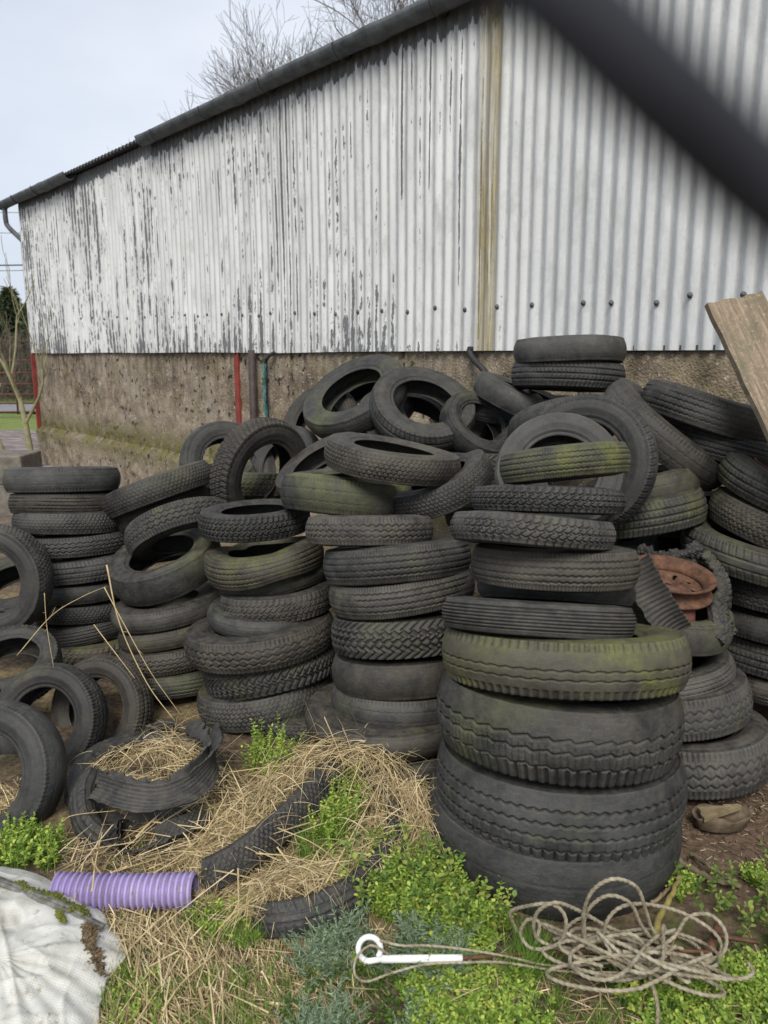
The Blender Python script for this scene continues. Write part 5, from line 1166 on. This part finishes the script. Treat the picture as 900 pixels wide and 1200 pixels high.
# pulled-up hay draped over the cut tyres: runs along the lengths and hangs down at the right
def drape(ctrl, n, rad, l0, l1, hang=0., jit=.75, wd=.0022):
    Q = spline(ctrl, 120); Tn = np.gradient(Q, axis=0); Tn /= np.linalg.norm(Tn, axis=1)[:, None]; i = rng.integers(0, 119, n)
    r = Q[i]+rng.normal(0, 1, (n, 3))*np.array([rad, rad, rad*.55]); r[:, 2] = np.maximum(r[:, 2], .01)
    d = Tn[i]*np.where(rng.random(n) < .5, 1, -1)[:, None]+rng.normal(0, jit, (n, 3))*np.array([1, 1, .5]); d[:, 2] -= hang
    return blades(r, d, rng.uniform(l0, l1, n), rng.uniform(.5, 1.3, n)*wd, rng.uniform(.1, .7, n), 5)
g_ = lambda px, py, z: gnd(px, py, z)
parts += [drape([g_(235, 985, .03), g_(270, 960, .08), g_(310, 925, .12), g_(350, 893, .17), g_(400, 872, .20), g_(440, 880, .20)], 800, .030, .08, .22),
          drape([g_(400, 872, .20), g_(440, 885, .21), g_(470, 915, .20), g_(490, 950, .16), g_(492, 990, .09)], 620, .030, .08, .24, .25),
          drape([g_(490, 915, .20), g_(497, 950, .14), g_(494, 1000, .07), g_(486, 1030, .03)], 480, .020, .08, .2, .8),
          drape([g_(440, 900, .19), g_(450, 940, .15), g_(445, 975, .12), g_(420, 1005, .10)], 300, .03, .08, .22, .1),
          drape([g_(280, 1060, .07), g_(320, 1035, .11), g_(370, 1020, .12), g_(420, 1005, .12), g_(455, 985, .12)], 700, .026, .07, .2, .1),
          drape([g_(235, 990, .06), g_(245, 1000, .08), g_(290, 975, .10), g_(340, 935, .13)], 250, .02, .06, .18),
          drape([g_(232, 1000, .05), g_(236, 1030, .03), g_(245, 1060, .02), g_(270, 1050, .03)], 420, .02, .05, .14),
          drape([g_(195, 855, .1), g_(225, 880, .12), g_(250, 920, .09), g_(255, 980, .05), g_(230, 1015, .05)], 520, .035, .08, .26, 0, .8, .0026),
          drape([g_(112, 900, .12), g_(150, 880, .13), g_(185, 875, .14), g_(215, 880, .13)], 330, .03, .06, .16, .2, .9),
          drape([g_(130, 915, .12), g_(160, 910, .14), g_(190, 905, .13)], 110, .02, .05, .12, .2),
          drape([g_(0, 925, .04), g_(12, 935, .05), g_(22, 945, .03)], 260, .03, .05, .15, 0, .9), drape([g_(60, 1000, .01), g_(100, 985, .02), g_(150, 1005, .02), g_(215, 1010, .03)], 260, .03, .04, .14)]
veg('straw', parts, M['straw'], 'dry straw matted on the ground and draped over tyres', 'straw')
# a few long dead stalks that stand out one by one
ST = [([at(125, 662, 3.05), at(140, 730, 3.0), at(172, 800, 2.95), at(205, 845, 2.9)], .0042, 'thickest pale dead stalk rising in front of the second stack'),
      ([at(122, 688, 3.0), at(150, 740, 2.95), at(178, 790, 2.92), at(212, 838, 2.9)], .003, 'dead stalk just left of the thickest pale one'),
      ([at(20, 768, 2.95), at(60, 722, 3.0), at(95, 700, 3.0), at(125, 687, 3.05)], .0025, 'thin dead stalk arching from the lower left group up to the right'),
      ([at(52, 695, 3.0), at(55, 735, 3.0), at(63, 783, 2.95)], .0022, 'short upright dead stalk before the far left stack'),
      ([at(110, 732, 3.0), at(135, 765, 2.95), at(158, 795, 2.9)], .0028, 'bent dead stalk with side shoots left of the thickest one'),
      ([gnd(72, 963, .1), gnd(88, 955, .1), gnd(135, 950, .12)], .0022, 'thin bent stalk over the torn tyre'),
      ([gnd(200, 1045, .01), gnd(250, 960, .10), gnd(268, 925, .16)], .0038, 'straight dead stalk leaning left of the cut tyre'),
      ([gnd(160, 1035, .02), gnd(215, 1000, .08), gnd(275, 940, .14)], .003, 'long stalk lying towards the cut tyre'),
      ([gnd(382, 1035, .12), gnd(420, 965, .18), gnd(452, 905, .24)], .0036, 'long straight stalk crossing over the straw ring'),
      ([gnd(300, 1000, .14), gnd(345, 1005, .14), gnd(385, 1025, .14)], .0028, 'stalk lying across the lower opening of the straw ring'),
      ([gnd(325, 970, .15), gnd(370, 990, .15), gnd(410, 1022, .13)], .0026, 'stalk crossing the middle of the straw ring'),
      ([gnd(190, 1185, .02), gnd(215, 1150, .03), gnd(255, 1115, .04)], .0034, 'thick dead stalk on the straw beside the sheet'),
      ([gnd(150, 1180, .01), gnd(185, 1205, .02), gnd(225, 1240, .02)], .003, 'stalk lying on the lowest straw edge'),
      ([gnd(108, 1045, .13), gnd(112, 1010, .16), gnd(120, 975, .20)], .0035, 'pale stalk leaning over the purple pipe'),
      ([at(380, 840, 2.55), at(395, 875, 2.5), at(404, 900, 2.45)], .0026, 'short stalk leaning on the foot of the middle stack'),
      ([gnd(268, 905, .12), gnd(330, 898, .16), gnd(398, 902, .2)], .0026, 'horizontal stalk behind the straw ring')]
for P, r, lab in ST:
    mb = MB(); Q = spline(P, 22); mb.tube(Q, np.linspace(r, r*.45, 22)*.8, 6)
    for k in range(3):
        i = random.randint(5, 18); d = (Q[i]-Q[i-1]); d /= np.linalg.norm(d); e = np.array([random.uniform(-1, 1), random.uniform(-.4, .4), random.uniform(0, 1)]); mb.tube([Q[i], Q[i]+(d*.5+e*.6)*random.uniform(.015, .05)], [r*.4, r*.2], 4)
    tag(mb.build('dead_stalk', M['straw'], None, True), lab, 'stalk', 'long dead stalks')
# leaf-fall, crumbs and twigs on the bare soil at the right
pr_ = gpoly([(780, 960), (900, 850), (1000, 850), (1050, 1060), (860, 1050), (790, 1030)])
crumb = []
xy = scatter(pr_, 1500); n = len(xy); p0 = lift(xy, .002); a = rng.uniform(0, 6.28, n); l = rng.uniform(.004, .03, n)
crumb.append(segs(p0, p0+np.stack([np.cos(a)*l, np.sin(a)*l, rng.uniform(0, .006, n)], -1), rng.uniform(.001, .003, n), rng.uniform(.001, .0025, n), 4))
xy = scatter(gpoly([(70, 1010), (150, 970), (250, 1000), (330, 1050), (250, 1200), (120, 1100)]), 900); n = len(xy); p0 = lift(xy, .002); a = rng.uniform(0, 6.28, n); l = rng.uniform(.004, .04, n)
crumb.append(segs(p0, p0+np.stack([np.cos(a)*l, np.sin(a)*l, rng.uniform(0, .01, n)], -1), rng.uniform(.001, .0025, n), rng.uniform(.001, .002, n), 4))
veg('soil_debris', crumb, foliage_mat('debris_mix', (.05, .035, .02), (.18, .13, .08), (.42, .36, .27), .0, 30), 'small twigs and crumbs on the trodden soil', 'debris')

# ------------------------------------------------------------------ beyond the barn
def branch_tree(name, base, h, label, group, seed, mat_t, mat_c, spread=.5, levels=6, r0=.16, trunk_h=.3, cat='tree', up=.25, kids=3):
    rd = np.random.default_rng(seed); root = empty(name, base); tag(root, label, cat, group)
    thick, thin = [], []
    def grow(p, d, L_, r, lv):
        n = 4; q0 = np.array(p); dd = np.array(d)
        for i in range(n):
            dd = dd+rd.normal(0, .11, 3)+np.array([0, 0, up*.12]); dd /= np.linalg.norm(dd); q1 = q0+dd*L_/n; ra, rb = r*(1-.4*i/n), r*(1-.4*(i+1)/n)
            (thick if lv <= 1 else thin).append((q0, q1, ra, rb)); 
            if lv < levels and i >= 1 and rd.random() < .75:
                s_ = rd.normal(0, 1, 3); s_ -= dd*np.dot(s_, dd); s_ /= np.linalg.norm(s_); nd = dd*.75+s_*spread*1.3+np.array([0, 0, up*.4]); nd /= np.linalg.norm(nd); grow(q1, nd, L_*rd.uniform(.55, .78), rb*.62, lv+1)
            q0 = q1
        if lv < levels:
            for k in range(kids-1):
                s_ = rd.normal(0, 1, 3); s_ -= dd*np.dot(s_, dd); s_ /= np.linalg.norm(s_); nd = dd+s_*spread; nd /= np.linalg.norm(nd); grow(q0, nd, L_*rd.uniform(.62, .85), r*.55, lv+1)
    grow((0, 0, 0), (rd.normal(0, .05), rd.normal(0, .05), 1), h*trunk_h, r0, 0)
    for nm, S_, m_, ns in (('trunk', thick, mat_t, 8), ('crown', thin, mat_c, 3)):
        A = np.array([s[0] for s in S_]); B = np.array([s[1] for s in S_]); V, Fc = segs(A, B, np.maximum([s[2] for s in S_], .004), np.maximum([s[3] for s in S_], .004), ns)
        mesh_obj(nm, V, Fc, m_, root, True)
    return root
GB = 'bare trees standing behind the barn'
for k, (px, Y, h, lab) in enumerate(((278, 24, 9.9, 'leftmost and lowest bare tree rising above the barn roof'), (355, 22, 12.0, 'middle bare tree above the barn roof'), (445, 21, 14.8, 'tallest bare tree, behind the highest part of the gutter'), (398, 23, 12.3, 'bare tree between the middle and the tallest one'), (312, 26, 11.0, 'bare tree close behind the leftmost one'))):
    p = at(px, 410, Y); branch_tree('bare_tree', (p[0], p[1], 0), h, lab, GB, 11+k, M['twig'], M['twig'], .50, 6, .13, .27, up=.45)
# sapling in front of the gate
p = at(38, 540, 10.9); sp_ = branch_tree('sapling', (p[0], p[1], 0), 3.1, 'thin bare sapling with pale greenish bark left of the barn corner', None, 5, M['sapling'], M['sapling'], .30, 3, .05, .42, up=.5, kids=2)
p = at(8, 540, 12.2); branch_tree('sapling', (p[0], p[1], 0), 2.8, 'slighter bare sapling at the left frame edge', None, 8, M['sapling'], M['twig'], .35, 3, .03, .4, up=.5, kids=2)
sp_['group'] = 'bare saplings by the gate'
# conifers and a hedge beyond the road
def conifer(base, h, w_, seed, label):
    rd = np.random.default_rng(seed); root = empty('conifer', base); tag(root, label, 'tree', 'dark conifers beyond the road')
    MB().tube([[0, 0, 0], [0, 0, h*.97]], [.16, .03], 8).build('trunk', M['bark'], root, True)
    n = 5200; t = rd.random(n)**.8; rad = w_*(1-t)**.8*(.35+.65*rd.random(n)**.5)*(1+.35*np.sin(t*40+rd.integers(0, 6))); a = rd.uniform(0, 6.28, n)
    P = np.stack([np.cos(a)*rad, np.sin(a)*rad, h*(.12+.88*t)+rd.normal(0, .1, n)], -1); d = np.stack([np.cos(a), np.sin(a), rd.uniform(-.2, .9, n)], -1)
    global rng; V, Fc = blades(P, d+rd.normal(0, .5, (n, 3)), rd.uniform(.2, .5, n), rd.uniform(.05, .14, n), np.full(n, .15), 2); mesh_obj('crown', V, Fc, M['needle'], root, True)
for k, (px, Y, h, w_, lab) in enumerate(((16, 44, 5.0, 1.5, 'tallest dark conifer at the far left'), (-14, 42, 4.2, 1.5, 'conifer cut by the left frame edge'), (33, 46, 4.2, 1.3, 'conifer tucked against the barn corner'), (2, 50, 4.0, 1.5, 'smaller conifer behind the tallest one'))):
    p = at(px, 410, Y); conifer((p[0], p[1], 0), h, w_, 30+k, lab)
def hedge():
    n = 16000; x = rng.uniform(-34, -8, n); y = rng.uniform(26, 29, n); z = rng.random(n)**1.2*2.1
    P = np.stack([x, y, z], -1); d = rng.normal(0, .5, (n, 3))+np.array([0, 0, .8]); d /= np.linalg.norm(d, axis=1)[:, None]
    V, Fc = segs(P, P+d*rng.uniform(.2, .7, n)[:, None], np.full(n, .010), np.full(n, .005), 3)
    tag(mesh_obj('hedge', V, Fc, M['twig'], None, True), 'brown leafless hedge beyond the road', 'hedge', None, 'stuff')
    n = 5000; x = rng.uniform(-34, -8, n); y = rng.uniform(29, 31, n); z = rng.random(n)*1.3; V, Fc = blades(np.stack([x, y, z], -1), rng.normal(0, 1, (n, 3)), rng.uniform(.2, .4, n), rng.uniform(.08, .16, n), np.full(n, .1), 2)
    tag(mesh_obj('undergrowth', V, Fc, M['needle'], None, True), 'dull green brambles within the leafless hedge', 'brambles', None, 'stuff')
hedge()
def gate():
    p0 = at(-40, 480, 19.6); p1 = at(52, 480, 19.8); root = empty('field_gate', (p0[0], p0[1], 0)); tag(root, 'rusty red tubular field gate across the track at the left', 'gate')
    ax = np.array([p1[0]-p0[0], p1[1]-p0[1], 0]); Ln = np.linalg.norm(ax); ax /= Ln
    for z in (.16, .38, .60, .86, 1.14, 1.45): MB().tube([ax*0+[0, 0, z], ax*Ln+[0, 0, z]], .022, 8).build('rail', M['rustred'], root, True)
    for t in (0, .33, .66, 1): MB().tube([ax*Ln*t+[0, 0, .1], ax*Ln*t+[0, 0, 1.5]], .024, 8).build('upright', M['rustred'], root, True)
    for t in (-.03, 1.03): MB().tube([ax*Ln*t+[0, 0, -.1], ax*Ln*t+[0, 0, 1.65]], .06, 8).build('post', M['bark'], root, True)
gate()
# overhead wires
def wires():
    for (y0, y1, r, lab) in ((246, 247, .012, 'topmost thin overhead wire in the sky at the left'), (270, 271, .012, 'second overhead wire from the top at the left'), (309, 308, .03, 'thickest dark overhead cable at the left'), (316, 314, .014, 'thin wire just below the thickest cable')):
        a, b = at(-160, y0, 34), at(120, y1, 36); Q = [a+(b-a)*t-np.array([0, 0, 1.2*t*(1-t)*.3]) for t in np.linspace(0, 1, 12)]
        tag(MB().tube(Q, r, 6).build('overhead_wire', M['wire'], None, True), lab, 'wire', 'overhead wires')
wires()
# ------------------------------------------------------------------ dark strap hanging close to the lens
def strap():
    P = [at(380, -290, .09), at(490, -140, .0864), at(628, -32, .0792), at(752, 84, .0778), at(900, 221, .0822), at(1060, 350, .084), at(1250, 530, .094)]
    # a thin braided cord
    Q = spline(P, 120); mb = MB(); mb.tube(Q, .0047, 20, lobes=4, turns=90, amp=.05)
    tag(mb.build('cord', M['strap'], None, True), 'out of focus black cord crossing the upper right corner', 'cord')
strap()
